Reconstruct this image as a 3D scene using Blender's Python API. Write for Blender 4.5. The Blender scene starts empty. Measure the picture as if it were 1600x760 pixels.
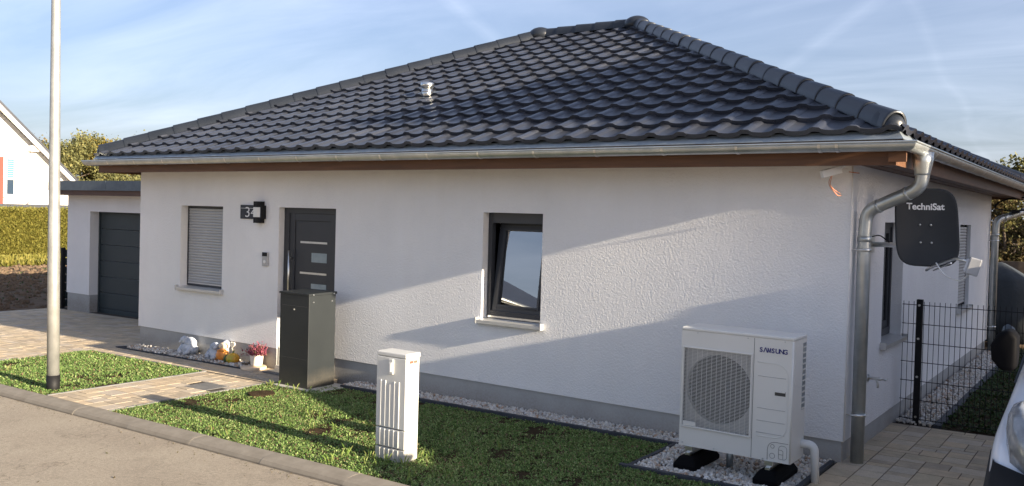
import bpy, bmesh, math, random
import numpy as np
from mathutils import Vector, Matrix
R = math.radians
sc = bpy.context.scene
col = sc.collection
rng = np.random.default_rng(7)
random.seed(7)

# ------------------------------------------------------------------ camera
cd = bpy.data.cameras.new('camera'); cam = bpy.data.objects.new('camera', cd); col.objects.link(cam)
YAW, PITCH, ROLL = 0.6151, -0.0218, 0.0266
f_ = Vector((-math.sin(YAW)*math.cos(PITCH), math.cos(YAW)*math.cos(PITCH), math.sin(PITCH)))
r_ = Vector((math.cos(YAW), math.sin(YAW), 0)); u_ = r_.cross(f_)
r2 = math.cos(ROLL)*r_ + math.sin(ROLL)*u_; u2 = -math.sin(ROLL)*r_ + math.cos(ROLL)*u_
cam.matrix_world = Matrix(((r2.x, u2.x, -f_.x, 2.0219), (r2.y, u2.y, -f_.y, -7.9333), (r2.z, u2.z, -f_.z, 2.093), (0, 0, 0, 1)))
cd.sensor_width = 36; cd.lens = 1382.2/1600*36; cd.shift_y = (364.5-380)/1600
cd.clip_start = .05; cd.clip_end = 3000
sc.camera = cam

# ------------------------------------------------------------------ light
SUN_EL, SUN_TH = 14.1, 2.5          # elevation; angle in front of the front wall
sd = Vector((math.cos(R(SUN_EL))*math.cos(R(SUN_TH)), -math.cos(R(SUN_EL))*math.sin(R(SUN_TH)), math.sin(R(SUN_EL))))
sl = bpy.data.lights.new('sun', 'SUN'); sl.energy = 5.0; sl.angle = R(.53); sl.color = (1, .86, .66)
so = bpy.data.objects.new('sun', sl); col.objects.link(so); so.rotation_euler = sd.to_track_quat('Z', 'Y').to_euler()
w = bpy.data.worlds.new('World'); sc.world = w; w.use_nodes = True
nt = w.node_tree; nt.nodes.clear()
def N(nt, t, **k):
    n = nt.nodes.new(t)
    for a, b in k.items():
        if a[0] == '_': n.inputs[a[1:].replace('_', ' ')].default_value = b
        else: setattr(n, a, b)
    return n
L = lambda nt, a, b: nt.links.new(a, b)
sky = N(nt, 'ShaderNodeTexSky', sky_type='NISHITA', sun_disc=False, sun_elevation=R(SUN_EL), sun_rotation=R(90+SUN_TH), air_density=1.0, dust_density=2.6, ozone_density=1.6)
bg = N(nt, 'ShaderNodeBackground'); bg.inputs['Strength'].default_value = .07
out = N(nt, 'ShaderNodeOutputWorld')
tc = N(nt, 'ShaderNodeTexCoord')
sep = N(nt, 'ShaderNodeSeparateXYZ'); L(nt, tc.outputs['Generated'], sep.inputs[0])
def M(nt, op, a, b=None, c=None):
    n = nt.nodes.new('ShaderNodeMath'); n.operation = op
    for i, x in enumerate((a, b, c)):
        if x is None: continue
        if isinstance(x, (int, float)): n.inputs[i].default_value = x
        else: nt.links.new(x, n.inputs[i])
    return n.outputs[0]
# thin cirrus on a plane high above: project the direction onto it
zz = M(nt, 'ADD', M(nt, 'MAXIMUM', sep.outputs[2], 0.0), .12)
cx = M(nt, 'DIVIDE', sep.outputs[0], zz); cy = M(nt, 'DIVIDE', sep.outputs[1], zz)
comb = N(nt, 'ShaderNodeCombineXYZ'); L(nt, cx, comb.inputs[0]); L(nt, cy, comb.inputs[1])
mp = N(nt, 'ShaderNodeMapping'); mp.inputs['Rotation'].default_value = (0, 0, R(28)); mp.inputs['Scale'].default_value = (.5, 1.1, 1)
L(nt, comb.outputs[0], mp.inputs[0])
nz = N(nt, 'ShaderNodeTexNoise', _Scale=1.3, _Detail=7.0, _Roughness=.58, _Distortion=.7); L(nt, mp.outputs[0], nz.inputs[0])
nz2 = N(nt, 'ShaderNodeTexNoise', _Scale=.55, _Detail=3.0, _Roughness=.5); L(nt, comb.outputs[0], nz2.inputs[0])
mr = N(nt, 'ShaderNodeMapRange'); mr.inputs[1].default_value = .25; mr.inputs[2].default_value = 1.0; L(nt, nz.outputs[0], mr.inputs[0])
mr2 = N(nt, 'ShaderNodeMapRange'); mr2.inputs[1].default_value = .35; mr2.inputs[2].default_value = .65; L(nt, nz2.outputs[0], mr2.inputs[0])
cir = M(nt, 'MULTIPLY', mr.outputs[0], M(nt, 'ADD', M(nt, 'MULTIPLY', mr2.outputs[0], .35), .26))
# contrails: straight lines on the same cloud plane (a*x + b*y = c), broken by noise
def trail(a, b, c, wd, k):
    d = M(nt, 'ABSOLUTE', M(nt, 'SUBTRACT', M(nt, 'ADD', M(nt, 'MULTIPLY', cx, a), M(nt, 'ADD', M(nt, 'MULTIPLY', cy, b), M(nt, 'MULTIPLY', nz2.outputs[0], .25))), c))
    t = M(nt, 'MAXIMUM', M(nt, 'SUBTRACT', 1.0, M(nt, 'DIVIDE', d, wd)), 0.0)
    return M(nt, 'MULTIPLY', M(nt, 'MULTIPLY', t, k), M(nt, 'ADD', M(nt, 'MULTIPLY', nz.outputs[0], 1.6), -.35))
TR = [(.999, .045, -.32, .03, .07), (-.33, .944, 1.9, .06, .12), (.943, .333, -.85, .05, .14), (.2, .98, 2.55, .06, .12), (.78, .62, 1.30, .05, .14)]
for t in TR: cir = M(nt, 'ADD', cir, trail(*t))
cir = M(nt, 'MINIMUM', M(nt, 'MAXIMUM', cir, 0.0), .8)
hz = M(nt, 'POWER', M(nt, 'SUBTRACT', 1.0, M(nt, 'MINIMUM', M(nt, 'MAXIMUM', sep.outputs[2], 0.0), 1.0)), 3.0)   # pale haze near the horizon
fac = M(nt, 'MINIMUM', M(nt, 'ADD', cir, M(nt, 'MULTIPLY', hz, .12)), .9)
mix = N(nt, 'ShaderNodeMix', data_type='RGBA'); L(nt, fac, mix.inputs[0]); 
CLOUD = mix.inputs[7]; CLOUD.default_value = (6.3, 6.8, 8.0, 1)
tint = N(nt, 'ShaderNodeMix', data_type='RGBA', blend_type='MULTIPLY'); tint.inputs[0].default_value = 1; tint.inputs[7].default_value = (.68, .715, .89, 1); L(nt, sky.outputs[0], tint.inputs[6]); L(nt, tint.outputs[2], mix.inputs[6]); L(nt, mix.outputs[2], bg.inputs[0]); L(nt, bg.outputs[0], out.inputs[0])
sc.view_settings.view_transform = 'Standard'; sc.view_settings.look = 'None'; sc.view_settings.gamma = 1
sc.view_settings.exposure = 1.65
sc.view_settings.use_curve_mapping = False

# ------------------------------------------------------------------ materials
def mat(name, c=(.5, .5, .5), rough=.6, metal=0., spec=None, coat=0.):
    m = bpy.data.materials.new(name); m.use_nodes = True
    b = m.node_tree.nodes['Principled BSDF']
    b.inputs['Base Color'].default_value = (*c, 1); b.inputs['Roughness'].default_value = rough; b.inputs['Metallic'].default_value = metal
    if spec is not None: b.inputs['Specular IOR Level'].default_value = spec
    if coat: b.inputs['Coat Weight'].default_value = coat; b.inputs['Coat Roughness'].default_value = .08
    return m
def pb(m): return m.node_tree.nodes['Principled BSDF']
def coord(nt): return N(nt, 'ShaderNodeTexCoord').outputs['Object']
def noise(nt, scale, detail=4., rough=.55, vec=None, dist=0.):
    n = N(nt, 'ShaderNodeTexNoise', _Scale=float(scale), _Detail=float(detail), _Roughness=rough, _Distortion=dist)
    L(nt, vec if vec is not None else coord(nt), n.inputs[0]); return n.outputs[0]
def ramp(nt, fac, stops):
    n = nt.nodes.new('ShaderNodeValToRGB'); L(nt, fac, n.inputs[0]); e = n.color_ramp.elements
    while len(e) < len(stops): e.new(.5)
    for i, (p, c) in enumerate(stops): e[i].position = p; e[i].color = (*c, 1)
    return n.outputs[0]
def bump(m, h, strength=.5, dist=.01):
    nt = m.node_tree; n = N(nt, 'ShaderNodeBump'); n.inputs['Strength'].default_value = strength; n.inputs['Distance'].default_value = dist
    L(nt, h, n.inputs['Height']); L(nt, n.outputs[0], pb(m).inputs['Normal'])
def mulcol(nt, a, b, f=1.):
    n = N(nt, 'ShaderNodeMix', data_type='RGBA', blend_type='MULTIPLY'); n.inputs[0].default_value = f
    L(nt, a, n.inputs[6]); L(nt, b, n.inputs[7]); return n.outputs[2]
def mottled(name, c1, c2, scale=3., rough=.7, metal=0., bs=0., bscale=60., bd=.003, spec=None, rvar=0.):
    m = mat(name, c1, rough, metal, spec); nt = m.node_tree
    n = noise(nt, scale, 6, .6)
    L(nt, ramp(nt, n, [(.3, c1), (.7, c2)]), pb(m).inputs['Base Color'])
    if bs: bump(m, noise(nt, bscale, 4, .6), bs, bd)
    if rvar:
        r = N(nt, 'ShaderNodeMapRange'); L(nt, noise(nt, scale*2.3, 5), r.inputs[0]); r.inputs[3].default_value = rough-rvar; r.inputs[4].default_value = rough+rvar
        L(nt, r.outputs[0], pb(m).inputs['Roughness'])
    return m
def stucco(name, c, strong=1.):
    m = mat(name, c, .9, spec=.2); nt = m.node_tree; co = coord(nt)
    big = noise(nt, .7, 5, .6, co); 
    cc = ramp(nt, big, [(.25, tuple(x*.90 for x in c)), (.75, tuple(min(x*1.03, .9) for x in c))])
    mp = N(nt, 'ShaderNodeMapping'); mp.inputs['Scale'].default_value = (3.5, 3.5, .35); L(nt, co, mp.inputs[0]); cc = mulcol(nt, cc, ramp(nt, noise(nt, 1.6, 5, .6, mp.outputs[0]), [(.3, (.985, .982, .978)), (.6, (1, 1, 1))]))
    L(nt, cc, pb(m).inputs['Base Color'])
    v = N(nt, 'ShaderNodeTexVoronoi', feature='SMOOTH_F1', _Scale=70.); L(nt, co, v.inputs[0])
    h = M(nt, 'ADD', M(nt, 'MULTIPLY', noise(nt, 42, 5, .65, co, .5), 1.0), M(nt, 'MULTIPLY', v.outputs[0], .5))
    bump(m, h, .75*strong, .009)
    return m
MT = {}
MT['wall'] = stucco('white_stucco', (.83, .82, .815))
MT['wall2'] = stucco('white_plaster', (.80, .78, .75), .4)
MT['plinth'] = mottled('grey_plinth', (.40, .405, .41), (.45, .455, .455), 1.6, .85, bs=.35, bscale=140, bd=.002)
MT['farwall'] = mottled('far_white_render', (.80, .78, .74), (.84, .82, .79), .4, .9)
def splash(m, c, z0, z1, k):
    nt = m.node_tree; b = pb(m); src = b.inputs['Base Color'].links[0].from_socket
    g = N(nt, 'ShaderNodeNewGeometry'); sp = N(nt, 'ShaderNodeSeparateXYZ'); L(nt, g.outputs['Position'], sp.inputs[0])
    r = N(nt, 'ShaderNodeMapRange'); L(nt, M(nt, 'ADD', sp.outputs[2], M(nt, 'MULTIPLY', noise(nt, 3.5, 7, .7, g.outputs['Position']), -.25)), r.inputs[0]); r.inputs[1].default_value = z0; r.inputs[2].default_value = z1; r.inputs[3].default_value = k; r.inputs[4].default_value = 0
    x = N(nt, 'ShaderNodeMix', data_type='RGBA'); L(nt, M(nt, 'MULTIPLY', r.outputs[0], noise(nt, 45, 4, .7, g.outputs['Position'])), x.inputs[0]); L(nt, src, x.inputs[6]); x.inputs[7].default_value = (*c, 1); L(nt, x.outputs[2], b.inputs['Base Color'])
splash(MT['plinth'], (.19, .16, .12), -.18, .12, 1.1)
def tile_mat(name, island=False):
    m = mat(name, (.03, .031, .035), .3, spec=.6); nt = m.node_tree
    if island: rnd = N(nt, 'ShaderNodeNewGeometry').outputs['Random Per Island']
    else: rnd = N(nt, 'ShaderNodeObjectInfo').outputs['Random']
    g = N(nt, 'ShaderNodeNewGeometry').outputs['Position']
    n = noise(nt, 1.2, 6, .65, g)
    c = ramp(nt, n, [(.3, (.032, .036, .048)), (.7, (.047, .051, .064))])
    v = ramp(nt, rnd, [(0, (.68, .68, .7)), (.8, (1.1, 1.1, 1.1)), (1, (1.4, 1.36, 1.3))])
    L(nt, mulcol(nt, c, v), pb(m).inputs['Base Color'])
    r = N(nt, 'ShaderNodeMapRange'); L(nt, noise(nt, 7, 6, .65, g), r.inputs[0]); r.inputs[3].default_value = .22; r.inputs[4].default_value = .42
    L(nt, r.outputs[0], pb(m).inputs['Roughness'])
    bump(m, noise(nt, 220, 3, .6, g), .10, .002)
    return m
MT['cap'] = mottled('anthracite_cap', (.013, .016, .022), (.021, .025, .033), 2.5, .36, rvar=.08, bs=.1, bscale=180, bd=.002);
MT['tile'] = tile_mat('anthracite_tile'); MT['tile_stuff'] = tile_mat('anthracite_tile_rows', True)
MT['zinc'] = mottled('galvanised_zinc', (.40, .43, .43), (.56, .58, .57), 6., .34, .75, rvar=.1, bs=.08, bscale=30)
MT['slate'] = mottled('slate_blue_sheet', (.085, .105, .125), (.12, .145, .165), 8., .5, .2)
MT['zinc_dull'] = mottled('weathered_zinc', (.30, .34, .37), (.42, .46, .48), 9., .42, .75, rvar=.08)
def wood(name, c1, c2):
    m = mat(name, c1, .6); nt = m.node_tree
    mp = N(nt, 'ShaderNodeMapping'); mp.inputs['Scale'].default_value = (.6, 5, 9); L(nt, coord(nt), mp.inputs[0])
    n = noise(nt, 3, 7, .65, mp.outputs[0], 1.2)
    L(nt, ramp(nt, n, [(.3, c1), (.7, c2)]), pb(m).inputs['Base Color']); bump(m, n, .15, .003); return m
MT['wood'] = wood('stained_wood', (.08, .034, .014), (.15, .064, .026))
MT['soffit'] = wood('soffit_wood', (.07, .034, .022), (.12, .058, .036))
MT['anth'] = mottled('anthracite_frame', (.030, .033, .040), (.036, .039, .046), 4., .45)
MT['box'] = mottled('anthracite_sheet', (.013, .0165, .0185), (.017, .021, .0235), 3., .48, .1, rvar=.05)
MT['garage'] = mottled('garage_door_green_grey', (.020, .032, .036), (.026, .038, .043), 3., .5, bs=.1, bscale=90)
MT['black'] = mottled('black_plastic', (.008, .008, .009), (.013, .013, .014), 8., .6, spec=.25)
MT['rubber'] = mat('black_rubber', (.006, .006, .007), .6, spec=.03)
MT['dish'] = mottled('graphite_dish', (.020, .022, .024), (.026, .028, .030), 3., .6, spec=.3)
MT['steel'] = mottled('brushed_steel', (.62, .62, .6), (.72, .72, .7), 14., .3, 1.)
MT['lamp_steel'] = mottled('galvanised_post', (.32, .32, .305), (.48, .48, .455), 5., .45, .6, rvar=.1)
MT['shutter'] = mottled('aluminium_shutter', (.40, .40, .405), (.44, .44, .44), 3., .45, .2)
MT['sill'] = mottled('aluminium_sill', (.55, .55, .54), (.62, .62, .61), 6., .4, .5)
MT['pump'] = mottled('cream_sheet_metal', (.66, .655, .62), (.70, .69, .655), 2., .38)
MT['cab'] = mottled('grey_grp_cabinet', (.56, .565, .54), (.62, .62, .59), 3., .55, bs=.1, bscale=200, bd=.001)
MT['white'] = mat('white_plastic', (.72, .72, .70), .4)
MT['vanwhite'] = mottled('van_paint', (.72, .74, .78), (.74, .76, .80), 2., .3); pb(MT['vanwhite']).inputs['Coat Weight'].default_value = .8
MT['letter_blue'] = mat('dark_blue_print', (.015, .02, .16), .5)
MT['letter_white'] = mat('white_print', (.75, .75, .75), .5)
MT['letter_dark'] = mat('dark_print', (.05, .05, .05), .5)
MT['red'] = mat('red_render', (.42, .05, .035), .8)
MT['redlabel'] = mat('red_sticker', (.45, .08, .05), .5)
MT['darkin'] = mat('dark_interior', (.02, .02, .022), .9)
MT['blind'] = mat('pale_blind', (.62, .64, .68), .8)
MT['concrete'] = mottled('pale_concrete', (.40, .38, .35), (.50, .48, .44), 7., .9, bs=.3, bscale=120, bd=.002)
MT['edging'] = mottled('dark_edging', (.028, .032, .042), (.045, .05, .06), 10., .7, bs=.2)
MT['edging_lt'] = mottled('grey_edging', (.12, .12, .12), (.2, .195, .185), 6., .85, bs=.3)
MT['headlight'] = mottled('headlight_lens', (.17, .18, .19), (.34, .35, .36), 14., .16, .2)
MT['tyre'] = mat('tyre', (.015, .015, .015), .8)
MT['carglass'] = mat('car_glass', (.01, .012, .014), .04, spec=.8)
MT['cover'] = mottled('grey_cover', (.028, .034, .038), (.042, .048, .053), 3., .6, bs=.3, bscale=9, bd=.03)
MT['chalk'] = mottled('whitewashed_stone', (.68, .70, .74), (.30, .34, .42), 9., .8, bs=.5, bscale=40, bd=.01)
MT['orange'] = mottled('orange_ceramic', (.70, .22, .03), (.80, .36, .08), 11., .45)
MT['pumpkin'] = mottled('striped_pumpkin', (.72, .30, .02), (.42, .40, .05), 7., .45)
MT['green_dk'] = mat('dark_green_skin', (.05, .10, .03), .5)
MT['peach'] = mottled('pale_wood', (.70, .55, .38), (.78, .64, .48), 9., .7)
MT['heart'] = mat('cream_heart', (.78, .70, .58), .6)
MT['copper'] = mat('copper_wire', (.6, .22, .10), .4, .6)
MT['teal'] = mat('teal_shutter', (.06, .22, .26), .5)
MT['glassdark'] = mat('far_glass', (.03, .05, .08), .1, spec=.8)
MT['bark'] = mottled('bark', (.10, .075, .05), (.16, .12, .085), 9., .9)
def paver_mat(name, island=False):
    m = mat(name, (.3, .26, .22), .85, spec=.25); nt = m.node_tree
    g = N(nt, 'ShaderNodeNewGeometry')
    rnd = g.outputs['Random Per Island'] if island else N(nt, 'ShaderNodeObjectInfo').outputs['Random']
    c = ramp(nt, rnd, [(0, (.42, .35, .265)), (.35, (.51, .425, .30)), (.6, (.55, .44, .305)), (.8, (.48, .42, .34)), (1, (.58, .49, .365))])
    n = ramp(nt, noise(nt, 5.5, 6, .65, g.outputs['Position']), [(.3, (.82, .82, .83)), (.7, (1.12, 1.09, 1.06))])
    n2 = ramp(nt, noise(nt, 90, 3, .6, g.outputs['Position']), [(.3, (.88, .88, .88)), (.7, (1.1, 1.1, 1.1))])
    L(nt, mulcol(nt, mulcol(nt, c, n), n2), pb(m).inputs['Base Color']); bump(m, noise(nt, 110, 4, .65, g.outputs['Position']), .35, .003)
    return m
MT['paver'] = paver_mat('paver'); MT['paver_stuff'] = paver_mat('paver_field', True)
MT['joint'] = mottled('joint_sand', (.035, .028, .021), (.07, .055, .04), 20., .95)
def asphalt():
    m = mat('tan_road', (.2, .18, .16), .9, spec=.2); nt = m.node_tree; co = coord(nt)
    a = ramp(nt, noise(nt, 1.1, 6, .6, co), [(.3, (.30, .255, .20)), (.7, (.37, .32, .25))])
    b = ramp(nt, noise(nt, 160, 3, .7, co), [(.3, (.62, .62, .62)), (.65, (1.25, 1.25, 1.25))])
    st = ramp(nt, noise(nt, 3.2, 5, .6, co), [(.25, (.8, .8, .8)), (.45, (1, 1, 1))])
    b2 = ramp(nt, noise(nt, 38, 5, .75, co), [(.35, (.82, .82, .82)), (.6, (1.1, 1.1, 1.1))])
    vo = N(nt, 'ShaderNodeTexVoronoi', feature='DISTANCE_TO_EDGE', _Scale=.55); wv_ = N(nt, 'ShaderNodeVectorMath', operation='ADD'); nn = N(nt, 'ShaderNodeTexNoise', _Scale=3., _Detail=6.); L(nt, co, nn.inputs[0]); L(nt, co, wv_.inputs[0]); L(nt, nn.outputs[1], wv_.inputs[1]); L(nt, wv_.outputs[0], vo.inputs[0])
    ck = ramp(nt, vo.outputs[0], [(.0, (.62, .6, .58)), (.006, (1, 1, 1))])
    L(nt, mulcol(nt, mulcol(nt, mulcol(nt, mulcol(nt, a, b), b2), st), ck, .8), pb(m).inputs['Base Color']); bump(m, M(nt, 'ADD', noise(nt, 150, 4, .7, co), noise(nt, 45, 4, .7, co)), .6, .004); return m
MT['road'] = asphalt()
MT['kerb'] = mottled('kerb_concrete', (.19, .165, .13), (.27, .24, .195), 5., .9, bs=.45, bscale=130, bd=.003)
def soil(name, c1, c2, sc_=4., bs=.8):
    m = mat(name, c1, .95, spec=.1); nt = m.node_tree; co = coord(nt)
    L(nt, ramp(nt, noise(nt, sc_, 8, .7, co), [(.3, c1), (.7, c2)]), pb(m).inputs['Base Color']); bump(m, noise(nt, sc_*4, 8, .7, co), bs, .04); return m
MT['soil'] = soil('field_soil', (.10, .068, .045), (.19, .135, .09), 3.)
MT['lawnsoil'] = soil('lawn_soil', (.035, .025, .014), (.075, .05, .028), 14., .8)
def leafmat(name, stops, trans=.25, rough=.6):
    m = bpy.data.materials.new(name); m.use_nodes = True; nt = m.node_tree; b = pb(m)
    g = N(nt, 'ShaderNodeNewGeometry'); c = ramp(nt, g.outputs['Random Per Island'], stops)
    L(nt, c, b.inputs['Base Color']); b.inputs['Roughness'].default_value = rough; b.inputs['Specular IOR Level'].default_value = .25
    t = N(nt, 'ShaderNodeBsdfTranslucent'); L(nt, c, t.inputs[0])
    mx = N(nt, 'ShaderNodeMixShader'); mx.inputs[0].default_value = trans
    o = nt.nodes['Material Output']; L(nt, b.outputs[0], mx.inputs[1]); L(nt, t.outputs[0], mx.inputs[2]); L(nt, mx.outputs[0], o.inputs[0]); return m
MT['clover'] = leafmat('ground_cover_leaf', [(0, (.07, .14, .035)), (.35, (.13, .22, .055)), (.65, (.23, .33, .10)), (.86, (.36, .42, .18)), (.92, (.16, .10, .055)), (1, (.30, .20, .13))], .25)
MT['darkcover'] = leafmat('dark_ground_cover', [(0, (.03, .06, .015)), (.6, (.05, .09, .025)), (1, (.10, .07, .035))])
MT['hedge'] = leafmat('hedge_leaf', [(0, (.12, .12, .025)), (.5, (.18, .17, .035)), (1, (.25, .215, .05))], .25)
MT['pine'] = leafmat('pine_leaf', [(0, (.12, .125, .05)), (.6, (.19, .19, .075)), (1, (.27, .24, .09))])
MT['gold'] = leafmat('autumn_leaf', [(0, (.14, .12, .03)), (.5, (.24, .18, .035)), (1, (.34, .24, .045))])
MT['brownleaf'] = leafmat('brown_leaf', [(0, (.10, .075, .035)), (.5, (.17, .13, .06)), (1, (.10, .11, .04))])
MT['heather'] = leafmat('heather', [(0, (.22, .05, .08)), (.6, (.40, .10, .15)), (1, (.12, .10, .04))])
MT['grassblade'] = leafmat('grass_blade', [(0, (.10, .17, .03)), (.6, (.18, .25, .06)), (1, (.25, .24, .09))])
MT['pebble'] = (lambda m: m)(mat('marble_gravel', (.6, .58, .54), .7))
def _peb():
    nt = MT['pebble'].node_tree; g = N(nt, 'ShaderNodeNewGeometry')
    c = ramp(nt, g.outputs['Random Per Island'], [(0, (.55, .53, .50)), (.3, (.66, .63, .58)), (.5, (.50, .43, .34)), (.65, (.70, .69, .67)), (.8, (.36, .33, .30)), (.9, (.45, .30, .20)), (1, (.62, .60, .57))])
    n = ramp(nt, noise(nt, 60, 4, .6), [(.3, (.8, .8, .8)), (.7, (1.1, 1.1, 1.1))])
    L(nt, mulcol(nt, c, n), pb(MT['pebble']).inputs['Base Color'])
_peb()
def glassmat(name, refl=1.9, tint=(.75, .8, .8)):
    m = bpy.data.materials.new(name); m.use_nodes = True; nt = m.node_tree; nt.nodes.remove(pb(m))
    t = N(nt, 'ShaderNodeBsdfTransparent'); t.inputs[0].default_value = (*tint, 1); g = N(nt, 'ShaderNodeBsdfGlossy'); g.inputs['Roughness'].default_value = .01
    fr = N(nt, 'ShaderNodeFresnel'); fr.inputs[0].default_value = refl; mx = N(nt, 'ShaderNodeMixShader')
    L(nt, fr.outputs[0], mx.inputs[0]); L(nt, t.outputs[0], mx.inputs[1]); L(nt, g.outputs[0], mx.inputs[2]); L(nt, mx.outputs[0], nt.nodes['Material Output'].inputs[0]); return m
MT['glass'] = glassmat('window_glass', 5.0, (.6, .65, .66))
MT['frost'] = mottled('frosted_glass', (.22, .27, .29), (.34, .40, .41), 5., .2)

splash(MT['cab'], (.20, .17, .12), -.2, .12, 1.0); splash(MT['box'], (.13, .11, .08), -.22, .05, .8)
# ------------------------------------------------------------------ helpers
def gz(x): return .0126*max(-20., min(x, 3.))
class MB:
    def __init__(s): s.v = []; s.f = []; s.sm = []; s.mi = []; s.cur = 0
    def add(s, vs, fs, sm=False):
        o = len(s.v); s.v += [tuple(v) for v in vs]; s.f += [tuple(i+o for i in f) for f in fs]; s.sm += [sm]*len(fs); s.mi += [s.cur]*len(fs); return s
    def box(s, x0, y0, z0, x1, y1, z1):
        if x0 > x1: x0, x1 = x1, x0
        if y0 > y1: y0, y1 = y1, y0
        if z0 > z1: z0, z1 = z1, z0
        return s.add([(x0,y0,z0),(x1,y0,z0),(x1,y1,z0),(x0,y1,z0),(x0,y0,z1),(x1,y0,z1),(x1,y1,z1),(x0,y1,z1)],
                     [(0,3,2,1),(4,5,6,7),(0,1,5,4),(1,2,6,5),(2,3,7,6),(3,0,4,7)])
    def loft(s, rings, cap=True, close=True, sm=True):
        n = len(rings[0]); o = len(s.v); vs = [p for r in rings for p in r]; fs = []
        for i in range(len(rings)-1):
            for j in range(n if close else n-1):
                k = (j+1) % n; fs.append((i*n+j, i*n+k, (i+1)*n+k, (i+1)*n+j))
        s.add(vs, fs, sm)
        if cap and close:
            s.add(rings[0], [tuple(range(n))[::-1]]); s.add(rings[-1], [tuple(range(n))])
        return s
    def tube(s, pts, r, n=12, cap=True):
        pts = [Vector(p) for p in pts]; rs = r if isinstance(r, (list, tuple)) else [r]*len(pts); rings = []; up = None
        for i, p in enumerate(pts):
            d = (pts[min(i+1, len(pts)-1)]-pts[max(i-1, 0)]).normalized()
            if up is None: up = Vector((0, 0, 1)) if abs(d.z) < .9 else Vector((0, 1, 0))
            a = d.cross(up).normalized(); b = a.cross(d).normalized(); up = b
            rings.append([p+rs[i]*(math.cos(t)*a+math.sin(t)*b) for t in [2*math.pi*k/n for k in range(n)]])
        return s.loft(rings, cap)
    def prism(s, poly, d0, d1, ax='y'):
        # poly in the two remaining axes, extruded along ax
        def P(a, b, d): return {'y': (a, d, b), 'x': (d, a, b), 'z': (a, b, d)}[ax]
        n = len(poly); return s.add([P(a, b, d0) for a, b in poly]+[P(a, b, d1) for a, b in poly],
            [tuple(range(n)), tuple(range(n, 2*n))[::-1]]+[(j, (j+1) % n, n+(j+1) % n, n+j) for j in range(n)])
    def blob(s, c, r, seg=14, ring=9, jit=0., fn=None):
        vs = []; fs = []; c = Vector(c)
        for i in range(ring+1):
            th = math.pi*i/ring
            for j in range(seg):
                ph = 2*math.pi*j/seg; k = 1+(random.uniform(-jit, jit) if 0 < i < ring else 0)
                q = Vector((math.sin(th)*math.cos(ph), math.sin(th)*math.sin(ph), math.cos(th)))
                if fn: k *= fn(th, ph)
                vs.append((c.x+r[0]*q.x*k, c.y+r[1]*q.y*k, c.z+r[2]*q.z*k))
        for i in range(ring):
            for j in range(seg):
                k = (j+1) % seg; fs.append((i*seg+j, (i+1)*seg+j, (i+1)*seg+k, i*seg+k))
        return s.add(vs, fs, True)
    def build(s, name, m, parent=None, bevel=0., label=None, kind=None, fixn=True, seg=2):
        me = bpy.data.meshes.new(name); me.from_pydata(s.v, [], s.f)
        ms = m if isinstance(m, (list, tuple)) else [m]
        for k in ms: me.materials.append(MT[k] if isinstance(k, str) else k)
        me.polygons.foreach_set('use_smooth', s.sm); me.polygons.foreach_set('material_index', s.mi)
        if fixn:
            bm = bmesh.new(); bm.from_mesh(me); bmesh.ops.remove_doubles(bm, verts=bm.verts, dist=1e-5); bmesh.ops.recalc_face_normals(bm, faces=bm.faces); bm.to_mesh(me); bm.free()
        o = bpy.data.objects.new(name, me); col.objects.link(o)
        if parent: o.parent = parent
        if bevel:
            b = o.modifiers.new('bevel', 'BEVEL'); b.width = bevel; b.segments = seg; b.limit_method = 'ANGLE'; b.angle_limit = R(40)
        if label: o['label'] = label
        if kind: o['kind'] = kind
        return o
def rawmesh(name, v, f, m, parent=None, smooth=False, kind=None):
    v = np.asarray(v, np.float32).reshape(-1, 3); f = np.asarray(f, np.int32); k = f.shape[1]
    me = bpy.data.meshes.new(name); me.vertices.add(len(v)); me.vertices.foreach_set('co', v.ravel())
    me.loops.add(f.size); me.loops.foreach_set('vertex_index', f.ravel()); me.polygons.add(len(f))
    me.polygons.foreach_set('loop_start', np.arange(0, f.size, k, dtype=np.int32)); me.polygons.foreach_set('loop_total', np.full(len(f), k, np.int32))
    me.polygons.foreach_set('use_smooth', np.full(len(f), smooth)); me.materials.append(MT[m] if isinstance(m, str) else m); me.update(calc_edges=True); me.validate()
    o = bpy.data.objects.new(name, me); col.objects.link(o)
    if parent: o.parent = parent
    if kind: o['kind'] = kind
    return o
def thing(name, label, cat, group=None, loc=None):
    o = bpy.data.objects.new(name, None); col.objects.link(o); o.empty_display_size = .2
    o['label'] = label; o['category'] = cat
    if group: o['group'] = group
    return o
def tag(o, label, cat, group=None):
    o['label'] = label; o['category'] = cat
    if group: o['group'] = group
    return o
def struct(o): o['kind'] = 'structure'; return o
def text(name, s, size, m, origin, xdir, updir, parent=None, extrude=.0008, bold=0., sx=1., align='LEFT', shear=0., spc=1.):
    cu = bpy.data.curves.new(name, 'FONT'); cu.body = s; cu.size = size; cu.extrude = extrude; cu.offset = bold; cu.align_x = align; cu.shear = shear; cu.resolution_u = 6; cu.space_character = spc
    t = bpy.data.objects.new(name, cu); col.objects.link(t); bpy.context.view_layer.update()
    me = bpy.data.meshes.new_from_object(t.evaluated_get(bpy.context.evaluated_depsgraph_get())); col.objects.unlink(t); bpy.data.objects.remove(t)
    X = Vector(xdir).normalized(); U = Vector(updir).normalized(); Z = X.cross(U)
    mt = Matrix(((X.x*sx, U.x, Z.x, origin[0]), (X.y*sx, U.y, Z.y, origin[1]), (X.z*sx, U.z, Z.z, origin[2]), (0, 0, 0, 1)))
    me.transform(mt); me.materials.clear(); me.materials.append(MT[m]); o = bpy.data.objects.new(name, me); col.objects.link(o)
    if parent: o.parent = parent
    return o
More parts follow.
